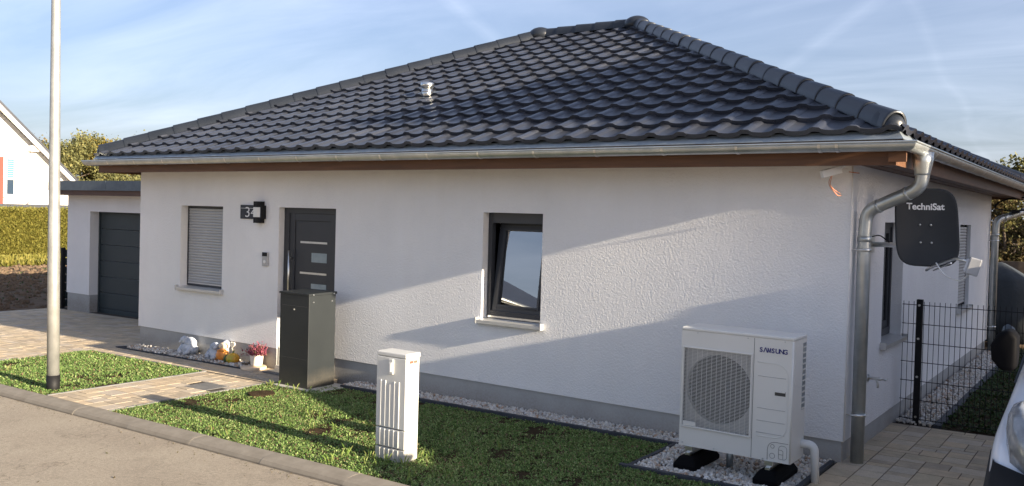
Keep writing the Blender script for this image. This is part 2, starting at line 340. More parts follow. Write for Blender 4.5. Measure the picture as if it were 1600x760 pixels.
def leaves(P, size, tilt=(20, 75), aspect=1.6, upz=True):
    """rhombic leaves at points P"""
    n = len(P); yaw = rng.uniform(0, 2*np.pi, n); ti = np.radians(rng.uniform(*tilt, n)); s = size if np.ndim(size) else np.full(n, size)
    s = s*rng.uniform(.55, 1.45, n)
    d = np.stack([np.cos(yaw)*np.cos(ti), np.sin(yaw)*np.cos(ti), np.sin(ti)], 1); a = np.stack([-np.sin(yaw), np.cos(yaw), np.zeros(n)], 1)
    c = np.cross(a, d); 
    L_ = (s*aspect)[:, None]; W_ = (s*.5)[:, None]
    v = np.stack([P, P+d*L_*.5+a*W_+c*W_*.25, P+d*L_, P+d*L_*.5-a*W_+c*W_*.25], 1)
    f = np.arange(n*4).reshape(n, 4); return v.reshape(-1, 3), f

# ------------------------------------------------------------------ setting: ground, road, kerb
ZG = -.09
def sheet(name, xs, y0, y1, dz, m):
    v = []; f = []
    for i, x in enumerate(xs): v += [(x, y0, gz(x)+dz), (x, y1, gz(x)+dz)]
    for i in range(len(xs)-1): f.append((2*i, 2*i+2, 2*i+3, 2*i+1))
    mb = MB(); mb.add(v, f); return struct(mb.build(name, m, fixn=False))
sheet('ground', [-900, -20, 3, 900], -900, 900, -.10, 'soil')
sheet('road', [-120, -20, 3, 60], -9.4, -2.99, -.045, 'road')
sheet('bounce_pavement', [-120, -20, 3, 60], -12.2, -9.39, -.01, 'concrete')  # pale strip added out of view to bounce sunlight onto the house
kerb = thing('kerb', 'x', 'x'); del kerb['label']; del kerb['category']; kerb['kind'] = 'structure'
def kerb_mesh():
    prof = [(-3.045, -.12), (-3.04, -.03), (-3.02, -.004), (-2.985, .012), (-2.93, .018), (-2.845, .018), (-2.82, .008), (-2.815, -.12)]
    mb = MB(); mb.loft([[(0.0, y, z) for y, z in prof], [(.9992, y, z) for y, z in prof]], sm=False); o = mb.build('kerb_stone', 'kerb', kerb); return o
k0 = kerb_mesh()
for i in range(45):
    o = k0 if i == 0 else k0.copy()
    if i: col.objects.link(o)
    x = -36.0+i; o.location = (x, random.uniform(-.002, .002), gz(x)+random.uniform(-.001, .001)); o.rotation_euler = (0, -math.atan(.0126) if x > -20 else 0, random.uniform(-.001, .001)); o.parent = kerb

# paving fields
def fill(x0, x1, y0, y1, cell, seed, keep=lambda x, y: True):
    rs = random.Random(seed); nx = int(round((x1-x0)/cell)); ny = int(round((y1-y0)/cell)); occ = np.zeros((nx, ny), bool); out = []
    shp = [(2, 1), (2, 2), (2, 2), (3, 1), (2, 1), (3, 2), (2, 2)]
    for j in range(ny):
        for i in range(nx):
            if occ[i, j]: continue
            c = shp[:]; rs.shuffle(c); c += [(1, 1)]
            for a, b in c:
                if i+a <= nx and j+b <= ny and not occ[i:i+a, j:j+b].any():
                    if (a, b) == (1, 1) and i+2 <= nx: pass
                    occ[i:i+a, j:j+b] = True
                    if keep(x0+(i+a/2)*cell, y0+(j+b/2)*cell): out.append((x0+i*cell, y0+j*cell, a*cell, b*cell))
                    break
    return out
_pm = {}
def paver_mesh(a, b):
    k = (round(a, 3), round(b, 3))
    if k in _pm: return _pm[k]
    g = .004; c = .0004; mb = MB()
    lo = [(g, g), (a-g, g), (a-g, b-g), (g, b-g)]; hi = [(g+c, g+c), (a-g-c, g+c), (a-g-c, b-g-c), (g+c, b-g-c)]
    mb.loft([[(x, y, -.05) for x, y in lo], [(x, y, -c) for x, y in lo], [(x, y, 0) for x, y in hi]], cap=False, sm=False); mb.add([(x, y, 0) for x, y in hi], [(0, 1, 2, 3)])
    me = bpy.data.meshes.new('paver'); me.from_pydata(mb.v, [], mb.f); me.materials.append(MT['paver']); _pm[k] = me; return me
def paving(name, rects, dz, near=300, base=None):
    p = thing(name, '', ''); del p['label']; del p['category']; p['kind'] = 'structure'
    cx0, cy0 = 2.02, -7.93
    rects = sorted(rects, key=lambda r: (r[0]-cx0)**2+(r[1]-cy0)**2)
    V = []; F = []
    for i, (x, y, a, b) in enumerate(rects):
        z = gz(x)+dz+random.uniform(-.0012, .0012)
        if i < near:
            o = bpy.data.objects.new('paver', paver_mesh(a, b)); col.objects.link(o); o.parent = p; o.location = (x, y, z); o.rotation_euler = (random.uniform(-.003, .003), random.uniform(-.003, .003)-.0126, 0)
        else:
            me = paver_mesh(a, b); b0 = len(V); V += [(v.co.x+x, v.co.y+y, v.co.z+z+.0126*v.co.x) for v in me.vertices]; F += [tuple(k+b0 for k in q.vertices) for q in me.polygons]
    if V: rawmesh('paver_field', V, F, 'paver_stuff', p, kind='stuff')
    if base:
        x0, x1, y0, y1 = base; mb = MB(); mb.add([(x0, y0, gz(x0)+dz-.004), (x1, y0, gz(x1)+dz-.004), (x1, y1, gz(x1)+dz-.004), (x0, y1, gz(x0)+dz-.004)], [(0, 1, 2, 3)]); mb.build('joint_bed', 'joint', p, fixn=False)
    return p
paving('garden_path', fill(-7.96, -6.75, -2.80, -.70, .1083, 3, lambda x, y: not (-7.32 < x < -6.88 and -1.52 < y < -1.16)), .0, 300, (-7.97, -6.74, -2.805, -.70))
paving('walkway', fill(-10.8, -6.06, -.70, -.30, .1, 4), .0, 300, (-10.8, -6.06, -.70, -.28))
paving('doorstep_paving', fill(-7.75, -6.25, -.295, -.0, .1, 14), .001, 300, (-7.75, -6.25, -.296, .03))
paving('garage_driveway', fill(-17.2, -10.82, -2.8, 2.0, .107, 5), .0, 290, (-17.2, -10.82, -2.8, 2.28))
paving('side_driveway', fill(-.05, 3.6, -2.8, 2.02, .104, 6), .0, 300, (-.06, 3.62, -2.8, 2.03))

# lawns
def sines(x, y, s): return (np.sin(x*2.1*s+1.3)+np.sin(y*2.7*s+.4)+np.sin((x+y)*1.7*s+2.)+np.sin((x-y*1.4)*3.3*s)+np.sin((x*1.9+y*.6)*5.1*s+1))/5
def cover(name, poly_fn, x0, x1, y0, y1, dens, size, m, soil_name, hmax=.04, thr=-.42, blade=0.):
    struct(sheet(soil_name, [x0, (x0+x1)/2, x1], y0, y1, -.014, 'lawnsoil'))
    n = int((x1-x0)*(y1-y0)*dens); nc = n//6
    cx_ = rng.uniform(x0, x1, nc); cy_ = rng.uniform(y0, y1, nc); k = sines(cx_, cy_, 1.6)+.6*sines(cx_, cy_, 5.)+rng.normal(0, .25, nc); ok = (k > thr) & poly_fn(cx_, cy_); cx_, cy_, k = cx_[ok], cy_[ok], k[ok]
    h = np.clip(.35+.4*k, .1, 1)*hmax
    px = np.repeat(cx_, 6)+rng.normal(0, .013, len(cx_)*6); py = np.repeat(cy_, 6)+rng.normal(0, .013, len(cx_)*6); ph = np.repeat(h, 6)*rng.uniform(.1, 1, len(px))
    px = np.clip(px, x0-.01, x1+.01); py = np.clip(py, y0-.03, y1+.0)
    P = np.stack([px, py, .0126*px-.012+ph], 1); v, f = leaves(P, size, (-10, 60))
    o = rawmesh(name, v, f, m, kind='stuff'); 
    return o
T = lambda x, y: np.ones_like(x, bool)
tag(cover('ground_cover', lambda x, y: (x < -1.44) | (y < -1.30), -6.72, -.12, -2.81, -.36, 15000, .0105, 'clover', 'lawn_soil', .026), 'green clover-like ground cover on the lawn between the house and the kerb', 'ground cover')
tag(cover('ground_cover', T, -10.8, -8.01, -2.81, -.73, 9500, .015, 'clover', 'lawn_soil', .035), 'green ground cover on the small lawn around the lamp post', 'ground cover')
tag(cover('ground_cover', T, .42, 4.2, 2.07, 9.5, 2600, .022, 'darkcover', 'lawn_soil', .08, -.8), 'dark ground cover behind the black mesh fence', 'ground cover')
# grass tufts
def tufts(name, spots, label, hmin=.05, hmax=.13, per=14, m='grassblade', w=.006, spread=.03):
    V = []; F = []
    for (x, y) in spots:
        for k in range(per):
            a = random.uniform(0, 6.28); h = random.uniform(hmin, hmax); bx = x+random.gauss(0, spread); by = y+random.gauss(0, spread); z = gz(x)-.01
            lx, ly = math.cos(a)*h*.45, math.sin(a)*h*.45; wx, wy = -math.sin(a)*w/2, math.cos(a)*w/2; i = len(V)
            V += [(bx-wx, by-wy, z), (bx+wx, by+wy, z), (bx+lx*.4+wx*.6, by+ly*.4+wy*.6, z+h*.7), (bx+lx, by+ly, z+h)]; F.append((i, i+1, i+2, i+3))
    return tag(rawmesh(name, V, F, m, kind='stuff'), label, 'grass')
tufts('grass_tufts', [(random.uniform(-6.6, -2.2), random.uniform(-2.8, -1.0)) for _ in range(26)]+[(random.uniform(-3.6, -2.4), random.uniform(-2.8, -2.4)) for _ in range(12)]+[(random.uniform(-10.7, -8.1), random.uniform(-2.8, -.8)) for _ in range(8)]+[(random.uniform(-3.36, -2.90), random.choice([-2.40, -2.42, -2.16])) for _ in range(16)]+[(random.uniform(-6.6, -5.8), -.80) for _ in range(10)], 'thin grass blades sticking out of the ground cover', .04, .10, per=4, w=.004, spread=.02)

n = 420; P = np.stack([rng.uniform(-14, -1.5, n), -3.045-np.abs(rng.normal(0, .10, n)), np.zeros(n)], 1); P[:, 2] = .0126*P[:, 0]-.043
v, f = leaves(P, .010, (0, 40)); tag(rawmesh('gutter_debris', v, f, 'brownleaf', kind='stuff'), 'bits of dead leaf and grit lying along the kerb on the road', 'debris')
n = 130; P = np.stack([rng.uniform(-14, -1.5, n), rng.uniform(-5.5, -3.1, n), np.zeros(n)], 1); P[:, 2] = .0126*P[:, 0]-.042
v, f = leaves(P, .014, (0, 30)); tag(rawmesh('road_debris', v, f, 'brownleaf', kind='stuff'), 'few small dead leaves scattered over the tan road', 'debris')
# edging strips
def strip(mb, p, q, h0, h1, t):
    p = Vector((*p, 0)); q = Vector((*q, 0)); d = (q-p).normalized(); n = Vector((-d.y, d.x, 0))*t/2
    ring = lambda c: [(c.x+n.x, c.y+n.y, gz(c.x)+h0), (c.x+n.x, c.y+n.y, gz(c.x)+h1), (c.x-n.x, c.y-n.y, gz(c.x)+h1), (c.x-n.x, c.y-n.y, gz(c.x)+h0)]
    mb.loft([ring(p), ring(q)], sm=False)
ed = thing('lawn_edging', 'dark plastic edging strips between lawn, gravel and the heat pump bed', 'edging')
for a, b in [((-5.86, -.31), (-3.9, -.31)), ((-3.9, -.312), (-2.4, -.312)), ((-2.4, -.31), (-1.36, -.31)), ((-1.42, -.34), (-1.42, -1.24)), ((-1.50, -1.27), (-.78, -1.27)), ((-.78, -1.268), (-.04, -1.268)), ((-.08, -1.24), (-.08, -.035))]:
    mb = MB(); strip(mb, a, b, -.08, .022+random.uniform(-.004, .004), .042); mb.build('edging_strip', 'edging', ed, bevel=.004)
ed2 = thing('path_edging', 'thin grey concrete edging along both sides of the paved path and left lawn', 'edging')
for a, b in [((-7.985, -2.8), (-7.985, -.71)), ((-6.725, -2.8), (-6.725, -.75)), ((-10.81, -.715), (-8.0, -.715)), ((-10.815, -2.8), (-10.815, -.74))]:
    mb = MB(); strip(mb, a, b, -.08, .008, .03); mb.build('edging_strip', 'edging_lt', ed2, bevel=.003)
ed3 = thing('gravel_edging', 'dark edging around the gravel bed with the autumn figures', 'edging')
for a, b in [((-10.83, -.285), (-7.78, -.285)), ((-10.82, -.27), (-10.62, -.03))]:
    mb = MB(); strip(mb, a, b, -.08, .016, .022); mb.build('edging_strip', 'edging', ed3)
ed4 = thing('side_edging', 'dark flat edging beside the gravel strip behind the mesh fence', 'edging')
mb = MB(); strip(mb, (.40, 2.06), (.40, 9.0), -.08, .02, .07); mb.build('edging_strip', 'edging', ed4)

# gravel
IC = bmesh.new(); bmesh.ops.create_icosphere(IC, subdivisions=1, radius=1); iv = np.array([v.co[:] for v in IC.verts]); IC.verts.index_update(); ifc = np.array([[v.index for v in f.verts] for f in IC.faces]); IC.free()
def rocks(name, regions, size, label, cat='gravel'):
    P = []
    for (x0, x1, y0, y1, dens, hh) in regions:
        n = int((x1-x0)*(y1-y0)*dens); P.append(np.stack([rng.uniform(x0, x1, n), rng.uniform(y0, y1, n), rng.uniform(0, hh, n)], 1))
    P = np.concatenate(P); n = len(P); P[:, 2] += .0126*P[:, 0]-.004
    A = rng.normal(size=(n, 3, 3)); Q, _ = np.linalg.qr(A)
    S = size*rng.uniform(.55, 1.25, (n, 1, 1))*rng.uniform(.65, 1.2, (n, 1, 3))
    base = iv[None]*(1+rng.uniform(-.28, .28, (n, len(iv), 1)))*S; V = np.einsum('nij,nkj->nki', Q, base)+P[:, None]
    F = ifc[None]+(np.arange(n)*len(iv))[:, None, None]; o = rawmesh(name, V, F.reshape(-1, 3), 'pebble', kind='stuff'); return tag(o, label, cat)
rocks('gravel', [(-5.9, -1.40, -.285, .015, 2300, .022), (-1.39, -.10, -1.24, .015, 2300, .022)], .0165, 'pale marble gravel along the front wall and around the heat pump')
rocks('gravel', [(-10.6, -7.75, -.27, .015, 2200, .04)], .018, 'white and brown gravel around the stone figures left of the door')
rocks('gravel', [(.01, .36, 2.06, 8.8, 1400, .03)], .019, 'grey-white gravel strip along the side wall behind the fence')
mb = MB()
for (x0, x1, y0, y1) in [(-5.9, -1.4, -.29, .02), (-1.40, -.1, -1.25, .02), (-10.65, -7.75, -.28, .02), (.0, .38, 2.04, 9.)]:
    mb.add([(x0, y0, gz(x0)-.01), (x1, y0, gz(x1)-.01), (x1, y1, gz(x1)-.01), (x0, y1, gz(x0)-.01)], [(0, 1, 2, 3)])
struct(mb.build('gravel_bed', 'joint', fixn=False))

# ------------------------------------------------------------------ THE HOUSE
HL, HD, ZT, ZP = 10.70, 8.9, 2.60, .187
house = thing('bungalow', 'white rendered bungalow with dark tiled hip roof and wooden eaves', 'house')
DX0, DX1, DZ = -7.436, -6.344, 2.097
W1 = (-9.638, -8.644, .872, 2.087); W2 = (-3.982, -3.182, .894, 2.101)
S1 = (1.263, 2.15, .90, 2.107); S2 = (5.786, 6.752, .90, 2.107)
def wall(mb, axis, c, a0, a1, z0, z1, holes, depth, sign):
    """wall face at coordinate c on the axis; holes (a0,a1,z0,z1); reveals go 'depth' inwards (sign)"""
    As = sorted({a0, a1, *[h[0] for h in holes], *[h[1] for h in holes]}); Zs = sorted({z0, z1, *[h[2] for h in holes], *[h[3] for h in holes]})
    P = (lambda a, d, z: (a, c+sign*d, z)) if axis == 'y' else (lambda a, d, z: (c+sign*d, a, z))
    for i in range(len(As)-1):
        for j in range(len(Zs)-1):
            am, zm = (As[i]+As[i+1])/2, (Zs[j]+Zs[j+1])/2
            if any(h[0] < am < h[1] and h[2] < zm < h[3] for h in holes): continue
            mb.add([P(As[i], 0, Zs[j]), P(As[i+1], 0, Zs[j]), P(As[i+1], 0, Zs[j+1]), P(As[i], 0, Zs[j+1])], [(0, 1, 2, 3)])
    for h in holes:
        b, t, l, r = h[2], h[3], h[0], h[1]
        for (p, q) in [((l, b), (l, t)), ((l, t), (r, t)), ((r, t), (r, b)), ((r, b), (l, b))]:
            if b <= z0 and p[1] == b and q[1] == b: continue
            mb.add([P(p[0], 0, p[1]), P(q[0], 0, q[1]), P(q[0], depth, q[1]), P(p[0], depth, p[1])], [(0, 1, 2, 3)])
mb = MB()
wall(mb, 'y', 0, -HL, 0, ZP, ZT+.12, [(DX0, DX1, ZP, DZ), W1, W2], .16, 1)
wall(mb, 'x', 0, 0, HD, ZP, ZT+.12, [S1, S2], .16, -1)
wall(mb, 'x', -HL, 0, HD, ZP, ZT+.12, [], .16, 1)
wall(mb, 'y', HD, -HL, 0, ZP, ZT+.12, [], .16, -1)
for (p, q) in [((-HL, 0), (DX0, 0)), ((DX1, 0), (0, 0)), ((0, 0), (0, HD))]:   # drip edge underside
    if p[1] == q[1]: mb.add([(p[0], 0, ZP), (q[0], 0, ZP), (q[0], .05, ZP), (p[0], .05, ZP)], [(0, 1, 2, 3)])
    else: mb.add([(0, p[1], ZP), (0, q[1], ZP), (-.05, q[1], ZP), (-.05, p[1], ZP)], [(0, 1, 2, 3)])
mb.build('wall', 'wall', house, fixn=False)
mb = MB(); I = .02
for (x0, y0, x1, y1) in [(-HL+I, I, DX0, I+.02), (DX1, I, -I, I+.02), (-I-.02, I+.02, -I, HD-I), (-HL+I, I+.02, -HL+I+.02, HD-I)]: mb.box(x0, y0, -.35, x1, y1, ZP+.03)
mb.box(DX0-.004, .004, -.35, DX0, .15, ZP); mb.box(DX1, .004, -.35, DX1+.004, .15, ZP)
mb.build('plinth', 'plinth', house)
mb = MB(); mb.box(DX0, 0, ZP, DX0+.0, .0, ZP) if 0 else None
# corner bead
mb = MB(); mb.tube([(0.0, 0.0, ZP), (0.0, 0.0, ZT)], .006, 8); mb.build('corner_bead', 'wall2', house)
# dark interior liner
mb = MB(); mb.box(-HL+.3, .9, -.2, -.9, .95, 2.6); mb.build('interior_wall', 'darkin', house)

# roof frame -------------------------------------------------
MSL = .4545; E0 = .49; ZE = 2.815                       # slope, eave distance, eave height of the roof plane
alpha = math.atan(MSL); RY = HD/2
O = .615; GX0 = -HL-O; GX1 = O; GY1 = HD+O
def ring_at(poly, corner):
    """poly: (out, z) pairs -> point placed for corner (sx, sy)"""
    pass
def eave_loft(name, prof, m, close=True, sides=('front', 'right', 'left', 'back'), left_open=False, **k):
    """profile (o, z) swept round the eaves, mitred"""
    ob = []
    c = {'fl': lambda o, z: (-HL-o, -o, z), 'fr': lambda o, z: (o, -o, z), 'br': lambda o, z: (o, HD+o, z), 'bl': lambda o, z: (-HL-o, HD+o, z)}
    for s in sides:
        a, b = {'front': ('fl', 'fr'), 'right': ('fr', 'br'), 'left': ('bl', 'fl'), 'back': ('br', 'bl')}[s]
        mb = MB(); mb.loft([[c[a](*p) for p in prof], [c[b](*p) for p in prof]], cap=False, close=close, sm=k.get('sm', False))
        ob.append(mb.build(name, m, house, fixn=False))
    return ob
gc, gzc, gr = .548, 2.728, .066
gp = [(gc+gr*math.cos(t), gzc+gr*math.sin(t)) for t in [math.pi+math.pi*k/14 for k in range(15)]]
gin = [(gc+(gr-.004)*math.cos(t), gzc+(gr-.004)*math.sin(t)) for t in [2*math.pi-math.pi*k/14 for k in range(15)]]
bead = [(gc+gr+.003+.009*math.cos(t), gzc+.004+.009*math.sin(t)) for t in [2*math.pi*k/8 for k in range(8)]]
eave_loft('gutter', gp+gin, 'zinc', sm=True)
eave_loft('gutter_bead', bead, 'zinc', sm=True)
eave_loft('eave_flashing', [(.44, 2.835), (.455, 2.832), (.50, 2.765), (.498, 2.76), (.45, 2.825), (.44, 2.828)], 'zinc_dull')
eave_loft('fascia', [(.44, 2.56), (.44, 2.80), (.415, 2.80), (.415, 2.56)], 'wood')
eave_loft('soffit', [(-.05, 2.602), (.414, 2.602), (.414, 2.622), (-.05, 2.622)], 'soffit')
# soffit board joints on the side
for k in range(3):
    mb = MB(); o = .07+.125*k; mb.box(o, -.40, 2.594, o+.10, HD+.4, 2.6015); mb.build('soffit_board', 'soffit', house)
# gutter joints
br = MB(); R2 = gr+.004
pf = [(gc+R2*math.cos(t), gzc+R2*math.sin(t)) for t in [math.pi*.98+math.pi*1.02*k/12 for k in range(13)]]; pf2 = [(gc+(R2-.003)*math.cos(t), gzc+(R2-.003)*math.sin(t)) for t in [2*math.pi-math.pi*1.02*k/12 for k in range(13)]]
br.loft([[(-.012, -o, z) for o, z in pf+pf2], [(.012, -o, z) for o, z in pf+pf2]], sm=False)
b0 = br.build('gutter_bracket', 'steel', house)
xs = [-.12-.0-.70*i for i in range(16)]+[.02]
for i, x in enumerate(xs):
    o = b0 if i == 0 else b0.copy()
    if i: col.objects.link(o); o.parent = house
    o.location = (x, 0, 0)
for i in range(13):
    o = b0.copy(); col.objects.link(o); o.parent = house; o.rotation_euler = (0, 0, R(90)); o.location = (0, .35+.72*i, 0)
mb = MB(); mb.box(.385, -.47, 2.585, .44+.08, -.4405, 2.665); mb.build('rafter_end', 'wood', house, label='short end grain block of the corner rafter') 

# tiles ---------------------------------------------------------
def tprof(u):
    if u < .60: return -.011*math.sin(math.pi*u/.60)**.8
    if u < .92: t = (u-.60)/.32; return .022*(math.sin(math.pi*.5*min(1, t*2))if t < .5 else 1-.25*(t-.5)*2)
    return .022*.75*(1-(u-.92)/.08)
TW, TG = .30, .0
NR = 16; SLEN = (RY+E0)/math.cos(alpha); TP = SLEN/NR
us = [0, .08, .18, .30, .42, .52, .60, .65, .70, .76, .84, .92, 1.0]
def tile_bm():
    v = []; f = []; n = len(us)
    for u in us:
        z = tprof(u); x = u*TW
        v += [(x, .004, z+.004), (x, 0, z+.046), (x, 0.0, z+.046), (x, TP*.5, z+.026), (x, TP+.02, z+.006)]
    for i in range(n-1):
        a = 5*i; b = a+5
        f += [(a, b, b+1, a+1), (a+2, b+2, b+3, a+3), (a+3, b+3, b+4, a+4)]
    k = 5*(n-1); v += [v[k+1], v[k+4], (v[k+4][0], v[k+4][1], v[k+4][2]-.012), (v[k+1][0], v[k+1][1], v[k+1][2]-.014)]; m_ = len(v); f += [(m_-4, m_-3, m_-2, m_-1)]
    return v, f
tv, tf = tile_bm()
tme = bpy.data.meshes.new('roof_tile'); tme.from_pydata(tv, [], tf); tme.materials.append(MT['tile'])
sm = [i < (len(us)-1)*3 for i in range(len(tf))]; tme.polygons.foreach_set('use_smooth', sm)
ca, sa = math.cos(alpha), math.sin(alpha)
def slope_frame(side):
    """local frame: origin at the middle of the eave, X along the eave (left to right seen from outside), Y up the slope"""
    if side == 'front': X = Vector((1, 0, 0)); o = Vector((-HL/2, -E0, ZE)); Yh = Vector((0, 1, 0)); W = HL/2+E0
    if side == 'right': X = Vector((0, 1, 0)); o = Vector((E0, HD/2, ZE)); Yh = Vector((-1, 0, 0)); W = HD/2+E0
    if side == 'back': X = Vector((-1, 0, 0)); o = Vector((-HL/2, HD+E0, ZE)); Yh = Vector((0, -1, 0)); W = HL/2+E0
    if side == 'left': X = Vector((0, -1, 0)); o = Vector((-HL-E0, HD/2, ZE)); Yh = Vector((1, 0, 0)); W = HD/2+E0
    Y = Yh*ca+Vector((0, 0, sa)); Z = X.cross(Y)
    return Matrix(((X.x, Y.x, Z.x, o.x), (X.y, Y.y, Z.y, o.y), (X.z, Y.z, Z.z, o.z), (0, 0, 0, 1))), W
def tiles(side, individual):
    Mx, W = slope_frame(side); n = int(math.ceil(W*2/TW))+1; x00 = -n*TW/2+(.12 if side == 'front' else 0)
    items = []
    for r in range(NR):
        yb = r*TP; hw = W-yb*ca                                     # half width at the row's lower edge
        hw2 = W-(yb+TP)*ca
        for c in range(n):
            x = x00+c*TW
            if x+TW < -hw or x > hw: continue
            cut = x < -hw2 or x+TW > hw2
            items.append((x, yb, cut))
    SV, SF = [], []
    if individual:
        C = Vector(cam.matrix_world.translation)
        items.sort(key=lambda t: ((Mx@Vector((t[0]+.15, t[1]+.17, 0)))-C).length)
    cnt = 0
    for (x, y, cut) in items:
        single = individual and cnt < 300
        if cut:
            bm = bmesh.new(); bm.from_mesh(tme); bmesh.ops.translate(bm, verts=bm.verts, vec=(x, y, 0))
            for s in (-1, 1):
                nrm = Vector((s, ca, 0)).normalized(); co = Vector((s*W, 0, 0))
                bmesh.ops.bisect_plane(bm, geom=bm.verts[:]+bm.edges[:]+bm.faces[:], plane_co=co, plane_no=nrm, clear_outer=True)
            if not bm.faces: bm.free(); continue
            if single:
                me = bpy.data.meshes.new('roof_tile'); me.materials.append(MT['tile']); bmesh.ops.translate(bm, verts=bm.verts, vec=(-x, -y, 0)); bm.to_mesh(me); bm.free()
            else:
                b = len(SV); bm.verts.index_update(); SV += [tuple(Mx@v.co) for v in bm.verts]; SF += [tuple(v.index+b for v in f.verts) for f in bm.faces]; bm.free(); continue
        elif single: me = tme
        else:
            b = len(SV); SV += [tuple(Mx@(Vector(v)+Vector((x, y, 0)))) for v in tv]; SF += [tuple(i+b for i in f) for f in tf]; continue
        o = bpy.data.objects.new('roof_tile', me); col.objects.link(o); o.parent = house; cnt += 1
        o.matrix_world = Mx@Matrix.Translation((x+random.uniform(-.001, .001), y+random.uniform(-.003, .003), random.uniform(0, .002)))@Matrix.Rotation(random.uniform(-.004, .004), 4, 'Z')
    if SV:
        me = bpy.data.meshes.new('roof_tile_rows'); me.from_pydata(SV, [], SF); me.materials.append(MT['tile_stuff']); me.polygons.foreach_set('use_smooth', [True]*len(SF))
        o = bpy.data.objects.new('roof_tile_rows', me); col.objects.link(o); o.parent = house; o['kind'] = 'stuff'
        em = o.modifiers.new('e', 'EDGE_SPLIT'); em.split_angle = R(50)
tiles('front', True); tiles('right', False); tiles('back', False); tiles('left', False)
# underlay just beneath the tiles
mb = MB(); zo = -.03
A = [(-HL-E0+.06, -E0+.06), (E0-.06, -E0+.06), (E0-.06, HD+E0-.06), (-HL-E0+.06, HD+E0-.06)]
ze = ZE+.06*MSL+zo; rl = (-HL+RY, RY, ZE+MSL*(RY+E0)+zo); rr = (-RY, RY, ZE+MSL*(RY+E0)+zo)
mb.add([(x, y, ze) for x, y in A]+[rl, rr], [(0, 1, 5, 4), (1, 2, 5), (2, 3, 4, 5), (3, 0, 4)]); mb.build('underlay', 'black', house)
# ridge and hip caps
def cap(name, p0, p1, w0, w1, h0, h1, lip=True):
    p0 = Vector(p0); p1 = Vector(p1); d = (p1-p0).normalized(); a = d.cross(Vector((0, 0, 1))).normalized(); b = a.cross(d).normalized()
    mb = MB(); K = 12
    def rg(p, w, h, t=0.): return [p+a*w*math.cos(th)+b*(h*max(0, math.sin(th))**.8-.045*abs(math.cos(th))**3) for th in [math.pi*k/K for k in range(K+1)]]
    rings = [rg(p0, w0*.86, h0*.82), rg(p0, w0, h0), rg(p0+d*.003, w0+.001, h0+.001), rg(p0+d*.03, w0, h0), rg(p1, w1, h1)]
    mb.loft(rings, cap=False, close=False)
    return mb.build(name, 'cap', house, fixn=False)
def cap_run(p0, p1, n, name='hip_tile', start_round=True):
    p0 = Vector(p0); p1 = Vector(p1)
    for i in range(n):
        a = p0.lerp(p1, i/n); b = p0.lerp(p1, (i+1)/n+.012/1)
        j = Vector((random.uniform(-.003, .003), random.uniform(-.003, .003), random.uniform(-.003, .003)))
        cap(name, a+j, b+j, .110, .102, .102, .088)
    if start_round:
        d = (p1-p0).normalized(); a = d.cross(Vector((0, 0, 1))).normalized(); b = a.cross(d).normalized(); mb = MB(); rings = []
        for t in [0, .25, .5, .7, .85, .95, 1.0]:
            s = math.sqrt(max(0, 1-t*t)); rings.append([p0-d*t*.22+d*.16+a*.118*s**.6*math.cos(th)+b*((.116*s**.8)*math.sin(th)**.8-.02-.025*abs(math.cos(th))**3) for th in [math.pi*k/12 for k in range(13)]])
        mb.loft(rings, cap=False, close=False); mb.build('hip_end_tile', 'cap', house, fixn=False)
zr = ZE+MSL*(RY+E0)
AR = (-RY, RY, zr+.02); AL = (-HL+RY, RY, zr+.02)
HZ = .045
cap_run((E0-.07, -E0+.07, ZE+.07*MSL+HZ), (AR[0], AR[1], zr+HZ), 19)
cap_run((-HL-E0+.07, -E0+.07, ZE+.07*MSL+HZ), (AL[0], AL[1], zr+HZ), 19)
cap_run((E0-.07, HD+E0-.07, ZE+.07*MSL+HZ), (AR[0], AR[1], zr+HZ), 19)
cap_run((-HL-E0+.07, HD+E0-.07, ZE+.07*MSL+HZ), (AL[0], AL[1], zr+HZ), 19)
cap_run((AL[0], AL[1], zr+.035), (AR[0], AR[1], zr+.035), 5, 'ridge_tile', False)
for p in (AR, AL):
    mb = MB(); mb.blob((p[0], p[1], zr+.03), (.21, .19, .135), 18, 10); mb.build('ridge_junction', 'cap', house)
# roof vent pipe
Mx, _ = slope_frame('front'); vx, vy = -6.10, 1.43; vz = ZE+MSL*(vy+E0)
mb = MB(); mb.tube([(vx, vy, vz-.05), (vx, vy, vz+.13)], .075, 20); mb.tube([(vx, vy, vz+.125), (vx, vy, vz+.135), (vx, vy, vz+.19), (vx, vy, vz+.20)], [.08, .095, .095, .07], 20); mb.tube([(vx, vy, vz+.06), (vx, vy, vz+.075)], .083, 20)
mb.build('vent_pipe', 'steel', house)
mb = MB(); Xa = Mx.to_3x3()@Vector((1, 0, 0)); Ya = Mx.to_3x3()@Vector((0, 1, 0)); Za = Mx.to_3x3()@Vector((0, 0, 1)); c = Vector((vx-.05, vy+.05, vz+.02))
mb.add([c+Xa*x+Ya*y+Za*(.012+.01*abs(x)*3) for x, y in [(-.24, -.17), (.17, -.17), (.17, .16), (-.24, .16)]], [(0, 1, 2, 3)]); mb.build('vent_flashing', 'zinc_dull', house)

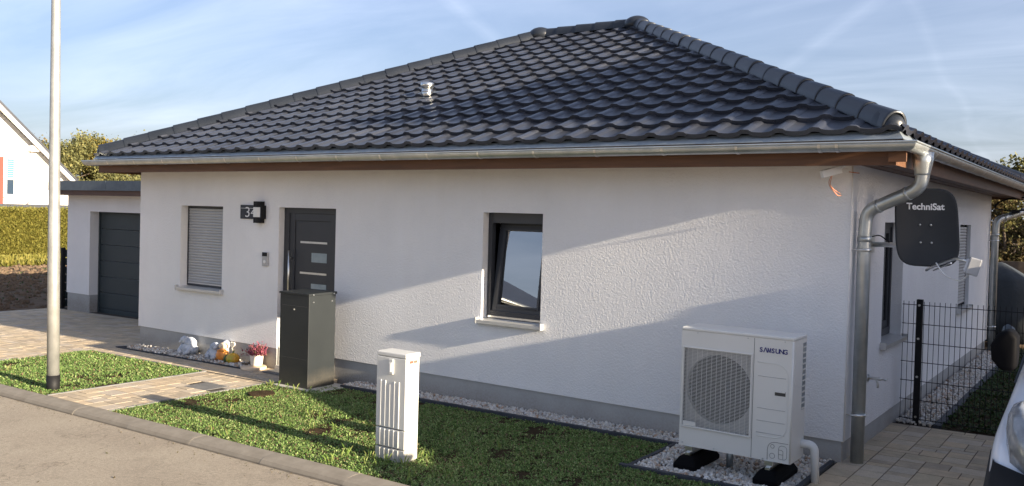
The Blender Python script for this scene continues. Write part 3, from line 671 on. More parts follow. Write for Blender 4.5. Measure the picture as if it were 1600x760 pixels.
# downpipes --------------------------------------------------------
def curve(pts, n=6):
    """round the corners of a polyline"""
    P = [Vector(p) for p in pts]; out = [P[0]]
    for i in range(1, len(P)-1):
        a, b, c = P[i-1], P[i], P[i+1]; r = min((a-b).length, (c-b).length)*.48; p0 = b+(a-b).normalized()*min(r, .14); p1 = b+(c-b).normalized()*min(r, .14)
        for k in range(n+1):
            t = k/n; out.append(p0*(1-t)**2+b*2*t*(1-t)+p1*t*t)
    out.append(P[-1]); return out
def downpipe(y_out, y_wall, zb, name='downpipe'):
    mb = MB(); r = .056
    mb.tube(curve([(.555, y_out, 2.60), (.555, y_out, 2.40), (.10, y_wall, 2.20), (.088, y_wall, 2.02), (.088, y_wall, zb)]), r, 18)
    o = mb.build(name, 'zinc', house)
    mb = MB(); mb.tube([(.555, y_out, 2.69), (.555, y_out, 2.60), (.555, y_out, 2.52), (.555, y_out, 2.50)], [.085, .078, .062, .060], 18)
    mb.build('outlet_funnel', 'zinc', o)
    for q in ((.44, y_out+(y_wall-y_out)*.25, 2.35), (.2, y_out+(y_wall-y_out)*.8, 2.243)):
        d = Vector((.455, y_out-y_wall, .2)).normalized(); mb = MB(); mb.tube([Vector(q)-d*.012, Vector(q)+d*.012], r+.004, 18); mb.build('pipe_joint', 'zinc', o)
    mb = MB(); mb.tube([(.088, y_wall, 1.93), (.088, y_wall, 1.98)], r+.004, 18); mb.build('pipe_joint', 'zinc', o)
    for z in (1.86, .42):
        mb = MB(); mb.tube([(.088, y_wall, z-.012), (.088, y_wall, z+.012)], r+.006, 18); mb.tube([(.088, y_wall-.065, z), (.02, y_wall-.065, z), (-.02, y_wall-.04, z)], .006, 8); mb.build('pipe_clip', 'steel', o)
    return o
downpipe(.0, .115, gz(0)-.02); downpipe(HD+.35, HD-.12, 0)
# windows, door ---------------------------------------------------
def frame(mb, x0, x1, z0, z1, y0, y1, t, tb=None, tt=None):
    tb = tb or t; tt = tt or t
    mb.box(x0, y0, z0, x0+t, y1, z1); mb.box(x1-t, y0, z0, x1, y1, z1); mb.box(x0+t, y0, z0, x1-t, y1, z0+tb); mb.box(x0+t, y0, z1-tt, x1-t, y1, z1)
def sill(x0, x1, z, d=.055, parent=house):
    mb = MB(); mb.prism([(-d, z-.012), (-d, z+.002), (.145, z+.022), (.145, z+.008)], x0-.035, x1+.035, 'x'); mb.prism([(-d-.003, z-.038), (-d+.001, z-.038), (-d+.001, z+.002), (-d-.003, z+.002)], x0-.035, x1+.035, 'x')
    for x in (x0-.035, x1+.035): mb.box(x-.009, -d-.006, z-.042, x+.009, .02 if 0 else -.002, z+.028)
    return mb.build('window_sill', 'sill', parent, bevel=.002)
# left window with closed roller shutter
mb = MB(); frame(mb, W1[0]+.002, W1[1]-.002, W1[2]+.025, W1[3]-.002, .115, .158, .028); wf = mb.build('window', 'anth', house, label='window with its grey roller shutter closed')
o = sill(W1[0], W1[1], W1[2]); o.parent = wf
n = 27; z0, z1 = W1[2]+.075, W1[3]-.035; h = (z1-z0)/n
sp = [(0, 0), (-.006, h*.15), (-.009, h*.5), (-.006, h*.85), (0, h*.97), (.004, h*.97), (.004, 0)]
mb = MB(); mb.prism([(.128+a, z0+b) for a, b in sp], W1[0]+.03, W1[1]-.03, 'x'); s0 = mb.build('shutter_slat', 'shutter', wf)
for i in range(1, n):
    o = s0.copy(); col.objects.link(o); o.parent = wf; o.location = (0, 0, i*h)
mb = MB(); mb.box(W1[0]+.03, .117, W1[2]+.045, W1[1]-.03, .133, W1[2]+.073); mb.build('shutter_end_bar', 'sill', wf)
mb = MB(); mb.box(W1[0], .14, W1[2], W1[1], .16, W1[3]); mb.build('window_back', 'darkin', wf)
# middle window with tilted sash
mb = MB(); frame(mb, W2[0]+.002, W2[1]-.002, W2[2]+.028, W2[3]-.002, .10, .165, .052, .075, .115); wf = mb.build('window', 'anth', house, bevel=.003, label='window with dark frame and sash tilted open')
o = sill(W2[0], W2[1], W2[2]); o.parent = wf
mb = MB(); mb.box(W2[0]+.03, .0865, W2[2]+.024, W2[1]-.03, .099, W2[2]+.046); mb.build('drip_rail', 'steel', wf)
mb = MB(); sx0, sx1, sz0, sz1 = W2[0]+.06, W2[1]-.045, W2[2]+.095, W2[3]-.11
frame(mb, sx0, sx1, sz0, sz1, .0, .055, .07)
frame(mb, sx0+.055, sx1-.055, sz0+.055, sz1-.055, -.012, .02, .025)
sash = mb.build('sash', 'anth', wf, bevel=.004)
mb = MB(); mb.box(sx0+.075, .024, sz0+.075, sx1-.075, .030, sz1-.075); pane = mb.build('pane', 'glass', sash)
mb = MB(); mb.box(sx0-.0, .03, sz0+.60, sx0-.015, .055, sz0+.64); mb.box(sx0-.006, .045, sz1-.02, sx1, .065, sz1+.0); mb.build('sash_fitting', 'steel', sash)
tl = R(7.5); Tm = Matrix.Translation((0, .115, sz0))@Matrix.Rotation(-tl, 4, 'X')@Matrix.Translation((0, 0, -sz0))
for q in list(sash.children): q.data.transform(Tm)
sash.data.transform(Tm)
mb = MB(); z = W2[2]+.05
while z < W2[3]-.02:
    mb.prism([(.40, z), (.385, z+.028), (.40, z+.056), (.405, z+.056), (.39, z+.028), (.405, z)], W2[0]-.05, W2[1]+.12, 'x'); z += .056
mb.build('pleated_blind', 'blind', wf)
mb = MB(); mb.box(W2[0]-.25, .166, W2[2]-.1, W2[0]-.2, .9, W2[3]+.1); mb.box(W2[0]-.25, .166, W2[2]-.1, W2[1]+.3, .9, W2[2]-.05); mb.box(W2[0]-.25, .166, W2[3]+.1, W2[1]+.3, .9, W2[3]+.14); mb.build('window_niche', 'darkin', wf)
# side windows
def side_window(S, shutter):
    mb = MB()
    y0, y1, z0, z1 = S; t = .05
    if shutter: mb.box(-.045, y1-.075, z0+.025, -.075, y1-.03, z1)
    for b in [(y0, z0+.025, y0+t, z1), (y1-t, z0+.025, y1, z1), (y0+t, z0+.025, y1-t, z0+.10), (y0+t, z1-t, y1-t, z1)]: mb.box(-.11, b[0], b[1], -.16, b[2], b[3])
    if not shutter:
        for b in [(y0+t, z0+.1, y0+2.3*t, z1-t), (y1-2.3*t, z0+.1, y1-t, z1-t), (y0+2.3*t, z0+.1, y1-2.3*t, z0+.17), (y0+2.3*t, z1-2.3*t, y1-2.3*t, z1-t)]: mb.box(-.125, b[0], b[1], -.17, b[2], b[3])
    wf = mb.build('window', 'anth', house, bevel=.003, label='side window with its roller shutter closed' if shutter else 'side window with dark frame near the dish')
    mb = MB(); mb.prism([(.055, z0-.012), (.055, z0+.002), (-.145, z0+.022), (-.145, z0+.008)], y0-.035, y1+.035, 'y'); mb.prism([(.052, z0-.038), (.058, z0-.038), (.058, z0+.002), (.052, z0+.002)], y0-.035, y1+.035, 'y')
    for y in (y0-.035, y1+.035): mb.box(.002, y-.009, z0-.042, .061, y+.009, z0+.028)
    mb.build('window_sill', 'sill', wf)
    if shutter:
        n = 26; h = (z1-.03-z0-.06)/n; mb = MB(); mb.prism([(-.055-a, z0+.06+b) for a, b in [(0, 0), (-.008, h*.15), (-.011, h*.5), (-.008, h*.85), (0, h*.97), (.004, h*.97), (.004, 0)]], y0+.01, y1-.08, 'y'); s0 = mb.build('shutter_slat', 'shutter', wf)
        for i in range(1, n):
            o = s0.copy(); col.objects.link(o); o.parent = wf; o.location = (0, 0, i*h)
        mb = MB(); mb.box(-.075, y0+.05, z0+.03, -.085, y1-.05, z1-.02); mb.build('window_back', 'darkin', wf)
    else:
        mb = MB(); mb.box(-.14, y0+.1, z0+.14, -.147, y1-.1, z1-.1); mb.build('pane', 'glass', wf); mb = MB(); mb.box(-.3, y0-.1, z0-.1, -.32, y1+.1, z1+.1); mb.build('dark_backing', 'darkin', wf)  # dark sheet behind the pane, its colour stands in for the unlit room
side_window(S1, False); side_window(S2, True)
# door
dz0 = gz(-7)+.05
mb = MB(); frame(mb, DX0+.002, DX1-.002, dz0, DZ-.002, .09, .16, .10, .03, .07); dr = mb.build('door', 'anth', house, bevel=.003)
mb = MB(); lx0, lx1, lz0, lz1 = DX0+.10, DX1-.10, dz0+.03, DZ-.072; frame(mb, lx0, lx1, lz0, lz1, .105, .155, .10); mb.box(lx0+.1, .118, lz0+.1, lx1-.1, .15, lz1-.1); mb.build('door_leaf', 'anth', dr, bevel=.004)
for z in (1.64, 1.23, .82, .41):
    mb = MB(); mb.box(-7.13, .112, z-.013, -6.62, .1185, z+.013); mb.build('metal_bar', 'steel', dr)
for z in (1.38, .97, .56):
    mb = MB(); mb.box(-6.91, .114, z+.0, -6.62, .1185, z+.125); mb.build('door_pane', 'frost', dr)
mb = MB(); hx = -7.275; mb.tube([(hx, .045, .85), (hx, .045, 1.52)], .015, 12)
for z in (.95, 1.42): mb.tube([(hx, .045, z), (hx, .107, z)], .009, 8)
mb.build('handle', 'steel', dr)
mb = MB(); mb.box(DX0, -.02, dz0-.2, DX1, .16, dz0+.0); mb.build('threshold', 'concrete', dr)

# ------------------------------------------------------------------ garage
gar = thing('garage', 'white flat-roofed garage with dark sectional door left of the house', 'garage')
GY = 2.0; g0 = -16.6; g1 = -HL-.02; zb = .17; GH = 2.26
mb = MB(); hole = (-15.72, -13.1, zb, 1.91); wall(mb, 'y', GY, g0, g1, zb, GH+.05, [hole], .24, 1); wall(mb, 'x', g0, GY, GY+6, zb, GH+.05, [], .1, 1); mb.build('wall', 'wall', gar, fixn=False)
mb = MB(); mb.box(g0+.015, GY+.015, -.6, hole[0]-.0, GY+.26, zb); mb.box(hole[1], GY+.015, -.6, g1, GY+.26, zb); mb.box(g0+.015, GY+.26, -.6, g0+.06, GY+5.98, zb); mb.build('plinth', 'plinth', gar)
gd = MB(); frame(gd, hole[0], hole[1], -.25, 1.91, GY+.19, GY+.26, .05, .02, .03); gdo = gd.build('garage_door', 'garage', gar)
ph = .33
zt_ = 1.88; k = 0
while zt_ > -.2:
    lo = max(zt_-ph+.006, -.225); mb = MB(); mb.box(hole[0]+.05, GY+.205, lo, hole[1]-.05, GY+.235, zt_); mb.build('door_panel', 'garage', gdo, bevel=.006); zt_ -= ph
mb = MB(); mb.box(g0-.16, GY-.30, 2.235, g1, GY-.27, 2.36); mb.box(g0-.16, GY-.27, 2.235, g0-.13, GY+6, 2.36); mb.box(g0-.13, GY-.27, 2.26, g1, GY+.0, 2.28); mb.build('fascia', 'soffit', gar)
mb = MB(); mb.box(g0-.19, GY-.33, 2.34, g1, GY-.3, 2.53); mb.box(g0-.19, GY-.3, 2.34, g0-.16, GY+6, 2.53); mb.box(g0-.19, GY-.335, 2.335, g1, GY-.33, 2.35)
for x in (-14.6, -12.6): mb.box(x, GY-.333, 2.35, x+.012, GY-.33, 2.53)
mb.build('roof_edge', 'slate', gar)
mb = MB(); mb.box(g0-.17, GY-.31, 2.44, g1, GY+6, 2.50); mb.build('roof', 'edging_lt', gar)
mb = MB(); mb.tube(curve([(g0-.22, GY+.4, 2.36), (g0-.22, GY+.4, 2.26), (g0-.08, GY+.4, 2.12), (g0-.08, GY+.4, 1.9), (g0-.08, GY+.4, 0)]), .035, 10); mb.build('downpipe', 'zinc', gar)

# ------------------------------------------------------------------ things on the house
wl = thing('wall_lamp', 'black wall lamp with house number 34 plate between shutter window and door', 'wall lamp')
mb = MB(); mb.box(-8.23, -.022, 1.925, -7.86, -.004, 2.118); mb.build('number_plate', 'edging', wl, bevel=.003)
text('house_number', '34', .20, 'letter_white', (-8.135, -.024, 1.952), (1, 0, 0), (0, 0, 1), wl, bold=-.001, sx=1.3)
mb = MB(); mb.box(-8.215, -.0245, 2.070, -7.9, -.0225, 2.075); mb.build('plate_line', 'letter_white', wl)
mb = MB(); mb.prism([(-7.885, -.02), (-7.885, -.075), (-7.84, -.11), (-7.775, -.11), (-7.73, -.075), (-7.73, -.004), (-7.885, -.004)], 1.955, 2.09, 'z'); mb.build('lamp_shade', 'white', wl, bevel=.003)
mb = MB()
for z0, z1 in ((1.875, 1.954), (2.091, 2.17)): mb.prism([(-7.882, -.004), (-7.882, -.075), (-7.84, -.105), (-7.775, -.105), (-7.733, -.075), (-7.733, -.004)], z0, z1, 'z')
mb.box(-7.728, -.085, 1.93, -7.70, -.004, 2.115); mb.build('lamp_housing', 'black', wl, bevel=.003)
db = thing('doorbell', 'slim video doorbell with round button on the wall left of the door', 'doorbell')
mb = MB(); mb.box(-7.742, -.028, 1.29, -7.628, -.004, 1.48); mb.build('body', 'shutter', db, bevel=.006)
mb = MB(); mb.box(-7.736, -.031, 1.425, -7.634, -.0285, 1.476); mb.build('lens_window', 'black', db)
mb = MB(); mb.tube([(-7.685, -.028, 1.35), (-7.685, -.034, 1.35)], .024, 16); mb.build('button', 'white', db)
sc_ = thing('security_camera', 'white bullet security camera under the eaves at the house corner', 'camera')
mb = MB(); q0, q1 = Vector((-.19, -.262, 2.497)), Vector((-.06, -.172, 2.545)); dd = (q1-q0).normalized(); aa = dd.cross(Vector((0, 0, 1))).normalized(); bb = aa.cross(dd); mb.loft([[q+aa*sx*.034+bb*sz*.032 for sx, sz in ((-1, -1), (1, -1), (1, 1), (-1, 1))] for q in (q0, q1)], sm=False); mb.build('body', 'letter_white', sc_, bevel=.006)
mb = MB(); mb.tube(curve([(-.06, -.17, 2.56), (-.03, -.13, 2.6), (-.03, -.06, 2.6)]), .018, 10); mb.tube([(-.03, -.13, 2.58), (-.03, -.13, 2.601)], .04, 14); mb.build('bracket', 'white', sc_)
mb = MB(); mb.tube(curve([(-.12, -.205, 2.50), (-.17, -.14, 2.42), (-.10, -.06, 2.32), (-.08, -.03, 2.33)]), .0028, 6); mb.tube(curve([(-.115, -.20, 2.50), (-.16, -.13, 2.40), (-.08, -.06, 2.34)]), .0028, 6); mb.tube([(-.02, -.05, 2.53), (.06, -.02, 2.52)], .004, 6); mb.build('cable', 'copper', sc_)
# satellite dish
sdish = thing('satellite_dish', 'dark grey satellite dish on a wall bracket beside the corner downpipe', 'satellite dish')
DC = Vector((.525, .45, 2.075)); da = R(26); de = R(14)
dn = Vector((math.sin(da)*math.cos(de), -math.cos(da)*math.cos(de), math.sin(de))).normalized(); dxv = Vector((math.cos(da), math.sin(da), 0)); du = dn.cross(dxv).normalized()*-1
du = dxv.cross(dn)*-1 if (dxv.cross(dn)).z < 0 else dxv.cross(dn)
def dp(a, b, c): return DC+dxv*a+du*b+dn*c
mb = MB(); K = 40; rings = []
def se(t, w, h, p=4.3): 
    c_, s_ = math.cos(t), math.sin(t); return w*math.copysign(abs(c_)**(2/p), c_), h*math.copysign(abs(s_)**(2/p), s_)
for q, cc in [(0.001, -.055), (.35, -.049), (.7, -.028), (.93, -.004), (.985, .002), (1.0, -.002), (1.0, -.014), (.98, -.016), (.7, -.04), (.35, -.06), (.001, -.066)]:
    ring = []
    for k in range(K):
        a_, b_ = se(2*math.pi*k/K, .262*q, .35*q); a_ *= 1-.10*max(0, b_/.355)**1.5 if 0 else 1; ring.append(dp(a_, b_, cc))
    rings.append(ring)
mb.loft(rings, cap=False); mb.build('reflector', 'dish', sdish)
lt = text('lettering', 'TechniSat', .079, 'letter_white', (0, 0, 0), (1, 0, 0), (0, 1, 0), sdish, extrude=0, bold=.0022, sx=1.0, align='CENTER')
for v in lt.data.vertices:
    a_, b_ = v.co.x, v.co.y+.165; q = (abs(a_/.262)**4.3+abs(b_/.35)**4.3)**(1/4.3); v.co = dp(a_, b_, float(np.interp(q, [0, .35, .7, .93], [-.055, -.049, -.028, -.004]))+.004)
for a_, b_ in ((-.045, .03), (.045, .03), (-.045, -.13), (.045, -.13)):
    mb = MB(); mb.blob(dp(a_, b_, -.05), (.011, .011, .011), 10, 6); mb.build('bolt', 'steel', sdish)
mb = MB(); mb.tube(curve([(.0, .74, 1.90), (.40, .74, 1.90), (.40, .74, 2.2)]), .024, 14); mb.build('wall_arm', 'steel', sdish)
mb = MB(); mb.box(.001, .66, 1.82, .012, .82, 1.99); mb.build('wall_plate', 'zinc', sdish)
mb = MB(); mb.tube(curve([(.01, .70, 1.97), (.08, .70, 1.99), (.16, .74, 1.92)]), .006, 6); mb.build('arm_cable', 'black', sdish)
mb = MB(); mb.tube([dp(-.03, -.06, -.08), Vector((.40, .72, 2.05))], .03, 12); mb.build('mount_clamp', 'zinc', sdish)
lp = Vector((.935, -.05, 1.80))
A0 = dp(.03, -.35, -.05)
mb = MB(); mb.tube(curve([A0-dn*.12, A0+dn*.05, lp+Vector((-.10, .06, .03)), lp+Vector((-.0, .01, .0))]), .013, 10); mb.tube([A0-dn*.12+dxv*.06, A0+dn*.22+dxv*.1], .007, 8); mb.build('lnb_arm', 'steel', sdish)
mb = MB(); bx = Vector((.55, .1, -.15)).normalized(); by = Vector((0, 0, 1)).cross(bx).normalized(); bz = bx.cross(by)
def ob(c, X, Y, Z, a, b, d): return [c+X*sx*a+Y*sy*b+Z*sz*d for sx in (-1, 1) for sy in (-1, 1) for sz in (-1, 1)]
v8 = ob(lp+Vector((.03, 0, -.03)), bx, by, bz, .045, .06, .07); mb.add(v8, [(0, 1, 3, 2), (4, 6, 7, 5), (0, 4, 5, 1), (2, 3, 7, 6), (0, 2, 6, 4), (1, 5, 7, 3)]); mb.build('lnb', 'shutter', sdish, bevel=.01)
mb = MB(); v8 = ob(lp+Vector((-.022, 0, -.02)), bx, by, bz, .008, .045, .05); mb.add(v8, [(0, 1, 3, 2), (4, 6, 7, 5), (0, 4, 5, 1), (2, 3, 7, 6), (0, 2, 6, 4), (1, 5, 7, 3)]); mb.build('lnb_window', 'blind', sdish, bevel=.004)
mb = MB(); mb.tube(curve([lp+Vector((.0, 0, -.09)), lp+Vector((-.06, .05, -.16)), lp+Vector((-.2, .12, -.12)), lp+Vector((-.27, .15, -.02))]), .006, 8); mb.build('cable', 'white', sdish)
# garden tap
tap = thing('garden_tap', 'chrome garden tap on the side wall above the plinth', 'tap')
mb = MB(); mb.tube([(0.001, .77, .645), (.012, .77, .645)], .035, 16); mb.tube([(0, .77, .645), (.11, .77, .645), (.13, .77, .645)], [.014, .016, .012], 12); mb.tube(curve([(.075, .77, .65), (.095, .77, .60), (.095, .77, .56)]), .011, 10); mb.build('spout', 'steel', tap)
mb = MB(); mb.tube([(.13, .77, .645), (.165, .77, .645)], .008, 8); mb.tube([(.165, .73, .645), (.165, .81, .645)], .008, 8); mb.build('tap_handle', 'steel', tap)

# ------------------------------------------------------------------ heat pump
hp = thing('heat_pump', 'cream outdoor heat pump unit with large fan grille in front of the house wall', 'heat pump')
hx, hy, hz = -1.0721, -1.0369, .1886; HWd, HHt, HDp = .94, .998, .33
gx0, gx1, gz0, gz1 = -1.052, -.462, .355, 1.018
mb = MB()
# casing: front face with a round-cornered opening for the grille
fy = hy
for (a, b, c_, d_) in [(hx, gz1, hx+HWd, hz+HHt-.03), (hx, hz, hx+HWd, gz0), (hx, gz0, gx0, gz1), (gx1, gz0, hx+HWd, gz1)]:
    mb.add([(a, fy, b), (c_, fy, b), (c_, fy, d_), (a, fy, d_)], [(0, 1, 2, 3)])
x1_, y1_, zt = hx+HWd, hy+HDp, hz+HHt
mb.add([(x1_, fy, hz), (x1_, y1_, hz), (x1_, y1_, zt-.03), (x1_, fy, zt-.03)], [(0, 1, 2, 3)])
mb.add([(hx, fy, hz), (hx, y1_, hz), (hx, y1_, zt-.03), (hx, fy, zt-.03)], [(3, 2, 1, 0)])
mb.add([(hx, y1_, hz), (x1_, y1_, hz), (x1_, y1_, zt-.03), (hx, y1_, zt-.03)], [(3, 2, 1, 0)])
mb.add([(hx, fy, hz), (x1_, fy, hz), (x1_, y1_, hz), (hx, y1_, hz)], [(3, 2, 1, 0)])
for s in ((gx0, gz0, gx0, gz1), (gx1, gz1, gx1, gz0), (gx0, gz1, gx1, gz1), (gx1, gz0, gx0, gz0)):
    mb.add([(s[0], fy, s[1]), (s[2], fy, s[3]), (s[2], fy+.02, s[3]), (s[0], fy+.02, s[1])], [(0, 1, 2, 3)])
mb.build('casing', 'pump', hp, fixn=False)
mb = MB(); mb.box(hx-.004, fy-.004, zt-.032, x1_+.004, y1_+.004, zt); mb.build('top_cover', 'pump', hp, bevel=.012, seg=3)
# right corner rounded post
mb = MB(); mb.tube([(x1_-.006, fy+.006, hz+.002), (x1_-.006, fy+.006, zt-.034)], .0085, 10); mb.build('corner_post', 'pump', hp)
# fan chamber and fan
mb = MB(); mb.box(gx0, fy+.27, gz0, gx1, fy+.272, gz1); mb.box(gx0-.005, fy+.021, gz0, gx0, fy+.27, gz1); mb.box(gx1, fy+.021, gz0, gx1+.005, fy+.27, gz1); mb.box(gx0, fy+.021, gz0-.005, gx1, fy+.27, gz0); mb.box(gx0, fy+.021, gz1, gx1, fy+.27, gz1+.005); mb.build('fan_chamber', 'darkin', hp)
gcx, gcz = (gx0+gx1)/2, (gz0+gz1)/2
mb = MB()   # bell mouth panel with round hole
K = 40; inn = [(gcx+.285*math.cos(2*math.pi*k/K), gcz+.285*math.sin(2*math.pi*k/K)) for k in range(K)]; outp = []
for k in range(K):
    c_, s_ = math.cos(2*math.pi*k/K), math.sin(2*math.pi*k/K); t = min((gx1-gcx)/max(abs(c_), 1e-6), (gz1-gcz)/max(abs(s_), 1e-6)); outp.append((gcx+c_*t, gcz+s_*t))
mb.loft([[(a, fy+.05, b) for a, b in outp], [(a, fy+.05, b) for a, b in inn], [(a, fy+.10, b) for a, b in inn]], cap=False, sm=False); mb.build('bell_mouth', 'shutter', hp, fixn=False)
mb = MB(); mb.tube([(gcx, fy+.09, gcz), (gcx, fy+.16, gcz)], .06, 18)
for k in range(3):
    a0 = k*2*math.pi/3
    ring = []
    for t in range(7):
        r = .055+.215*t/6; w0 = a0+.2*t/6; w1_ = a0+1.25+.35*t/6; ring.append([(gcx+r*math.cos(w0), fy+.10, gcz+r*math.sin(w0)), (gcx+r*math.cos((w0+w1_)/2), fy+.125, gcz+r*math.sin((w0+w1_)/2)), (gcx+r*math.cos(w1_), fy+.165, gcz+r*math.sin(w1_))])
    mb.loft(ring, cap=False, close=False)
mb.build('fan', 'black', hp, fixn=False)
# grille
gr_ = MB(); frame(gr_, gx0-.006, gx1+.006, gz0-.006, gz1+.006, fy-.012, fy+.002, .012); grf = gr_.build('fan_grille', 'pump', hp, bevel=.003)
mb = MB(); nb = 58
for i in range(1, nb):
    z = gz0+(gz1-gz0)*i/nb; mb.box(gx0+.006, fy-.006, z-.0016, gx1-.006, fy-.001, z+.0016)
o = mb.build('grille_wires', 'pump', grf, kind='stuff')
for i in range(1, 14):
    x = gx0+(gx1-gx0)*i/14; mb = MB(); mb.box(x-.0010, fy-.010, gz0+.006, x+.0010, fy-.0065, gz1-.006); mb.build('grille_bar', 'pump', grf)
mb = MB(); mb.box(gx0+.015, fy-.014, gz0+.008, gx0+.13, fy-.0125, gz0+.045); mb.build('grille_badge', 'pump', grf)
# seams and panel relief
mb = MB(); mb.box(-.4485, fy-.0012, hz+.004, -.4455, fy+.0005, zt-.034); mb.build('seam', 'letter_dark', hp)
def bead_path(pts, r=.0022, name='panel_relief', m='shutter'):
    mb = MB(); mb.tube(pts, r, 6); return mb.build(name, m, hp)
bead_path(curve([(-.415, fy-.001, .965), (-.165, fy-.001, .965), (-.165, fy-.001, .38), (-.405, fy-.001, .375)]), .003, 'panel_relief', 'pump')
for z in (.855, .60, .50, .405+.0): bead_path([(-.41, fy-.0008, z), (-.185, fy-.0008, z)], .0022)
mb = MB(); mb.box(-.27, fy-.0015, .715, -.185, fy+.0005, .752); mb.build('panel_handle', 'letter_dark', hp)
mb = MB(); mb.box(-.268, fy-.010, .743, -.187, fy-.0012, .752); mb.build('handle_lip', 'pump', hp)
xl = -.402
for ch, adv in zip('S\u039bMSUNG', (.029, .032, .035, .029, .031, .031, .031)):
    if ch == 'M':
        mb = MB(); x, z, w_, h_, t_ = xl+.002, 1.048, .029, .0365, .0062
        mb.prism([(x, z), (x+t_, z), (x+t_, z+h_*.62), (x+w_/2-.002, z), (x+w_/2+.002, z), (x+w_-t_, z+h_*.62), (x+w_-t_, z), (x+w_, z), (x+w_, z+h_), (x+w_-t_*1.25, z+h_), (x+w_/2, z+h_*.30), (x+t_*1.25, z+h_), (x, z+h_)], fy-.0026, fy-.0010, 'y')
        mb.build('letter', 'letter_blue', hp)
    else: text('letter', ch, .052, 'letter_blue', (xl, fy-.0018, 1.048), (1, 0, 0), (0, 0, 1), hp, bold=.0014)
    xl += adv
bead_path(curve([(-.315, fy-.001, hz+.01), (-.315, fy-.001, .345), (-.15, fy-.001, .345)]), .0016, 'print_line', 'letter_dark')
for r, cx_, cz_ in ((.016, -.275, .31), (.022, -.275, .235)):
    mb = MB(); K = 20; mb.loft([[(cx_+r*math.cos(2*math.pi*k/K), fy-.001, cz_+r*math.sin(2*math.pi*k/K)) for k in range(K)], [(cx_+(r-.003)*math.cos(2*math.pi*k/K), fy-.0018, cz_+(r-.003)*math.sin(2*math.pi*k/K)) for k in range(K)]], cap=False); mb.build('cable_entry_mark', 'letter_dark', hp, fixn=False)
bead_path(curve([(-.225, fy-.001, .22), (-.225, fy-.001, .325), (-.16, fy-.001, .325), (-.16, fy-.001, .215), (-.225, fy-.001, .22)]), .0014, 'print_line', 'letter_dark')
bead_path(curve([(-.225, fy-.001, .29), (-.19, fy-.001, .29), (-.19, fy-.001, .22)]), .0014, 'print_line', 'letter_dark'); bead_path([(-.225, fy-.001, .255), (-.19, fy-.001, .255)], .0014, 'print_line', 'letter_dark')
for (x, z) in [(-1.04, .215), (-.76, .205), (-.35, .2), (-.93, zt-.042), (-.5, zt-.042), (-.2, zt-.042)]:
    mb = MB(); mb.tube([(x, fy-.004, z), (x, fy+.001, z)], .006, 8); mb.build('screw', 'zinc', hp)
# side: recessed coil panel, handle
mb = MB(); mb.box(x1_-.001, y1_-.09, .58, x1_+.0015, y1_-.012, 1.12); mb.build('coil_opening', 'zinc_dull', hp)
mb = MB()
for i in range(12): mb.box(x1_+.001, y1_-.09, .585+.045*i, x1_+.004, y1_-.012, .597+.045*i)
mb.build('coil_guard', 'pump', hp)
mb = MB(); frame_ = [(x1_, fy+.06, .82), (x1_, fy+.16, 1.12)]; mb.box(x1_-.0, fy+.05, .80, x1_+.003, fy+.17, 1.12); mb.build('service_panel', 'pump', hp, bevel=.0014)
# feet
for fx in (-.98, -.30):
    mb = MB(); mb.loft([[(fx-.10, hy-.10, .0), (fx+.10, hy-.10, .0), (fx+.10, hy+.45, .0), (fx-.10, hy+.45, .0)], [(fx-.10, hy-.10, .045), (fx+.10, hy-.10, .045), (fx+.10, hy+.45, .045), (fx-.10, hy+.45, .045)], [(fx-.06, hy-.05, .115), (fx+.06, hy-.05, .115), (fx+.06, hy+.40, .115), (fx-.06, hy+.40, .115)]], sm=False)
    mb.v = [(v[0], v[1], v[2]+gz(fx)+.012) for v in mb.v]; mb.build('rubber_foot', 'rubber', hp, bevel=.02, seg=3)
    mb = MB(); mb.box(fx-.02, hy-.03, .118, fx+.02, hy+.36, .145); mb.box(fx-.032, hy+.0, .142, fx+.032, hy+.05, .152); mb.box(fx-.035, hy-.005, .15, fx+.035, hy+.35, hz+.004); mb.build('mounting_rail', 'steel', hp, bevel=.003)
mb = MB(); mb.tube(curve([(x1_-.02, y1_-.06, .305), (x1_+.10, y1_-.04, .305), (x1_+.11, y1_-.02, -.02)]), .033, 14); mb.build('insulated_pipe', 'white', hp)
mb = MB(); mb.tube([(-.72, -.78, hz), (-.72, -.78, .0)], .03, 10); mb.build('drain_pipe', 'zinc_dull', hp)
slb = thing('concrete_footing', 'left pale concrete footing strip in gravel under the heat pump', 'footing', 'concrete footings under the heat pump')
mb = MB(); mb.box(-1.12, -1.17, -.06, -.83, -.42, .012); mb.build('footing_slab', 'concrete', slb, bevel=.006)
slb = thing('concrete_footing', 'right pale concrete footing strip in gravel under the heat pump', 'footing', 'concrete footings under the heat pump')
mb = MB(); mb.box(-.46, -1.17, -.06, -.16, -.42, .014); mb.build('footing_slab', 'concrete', slb, bevel=.006)

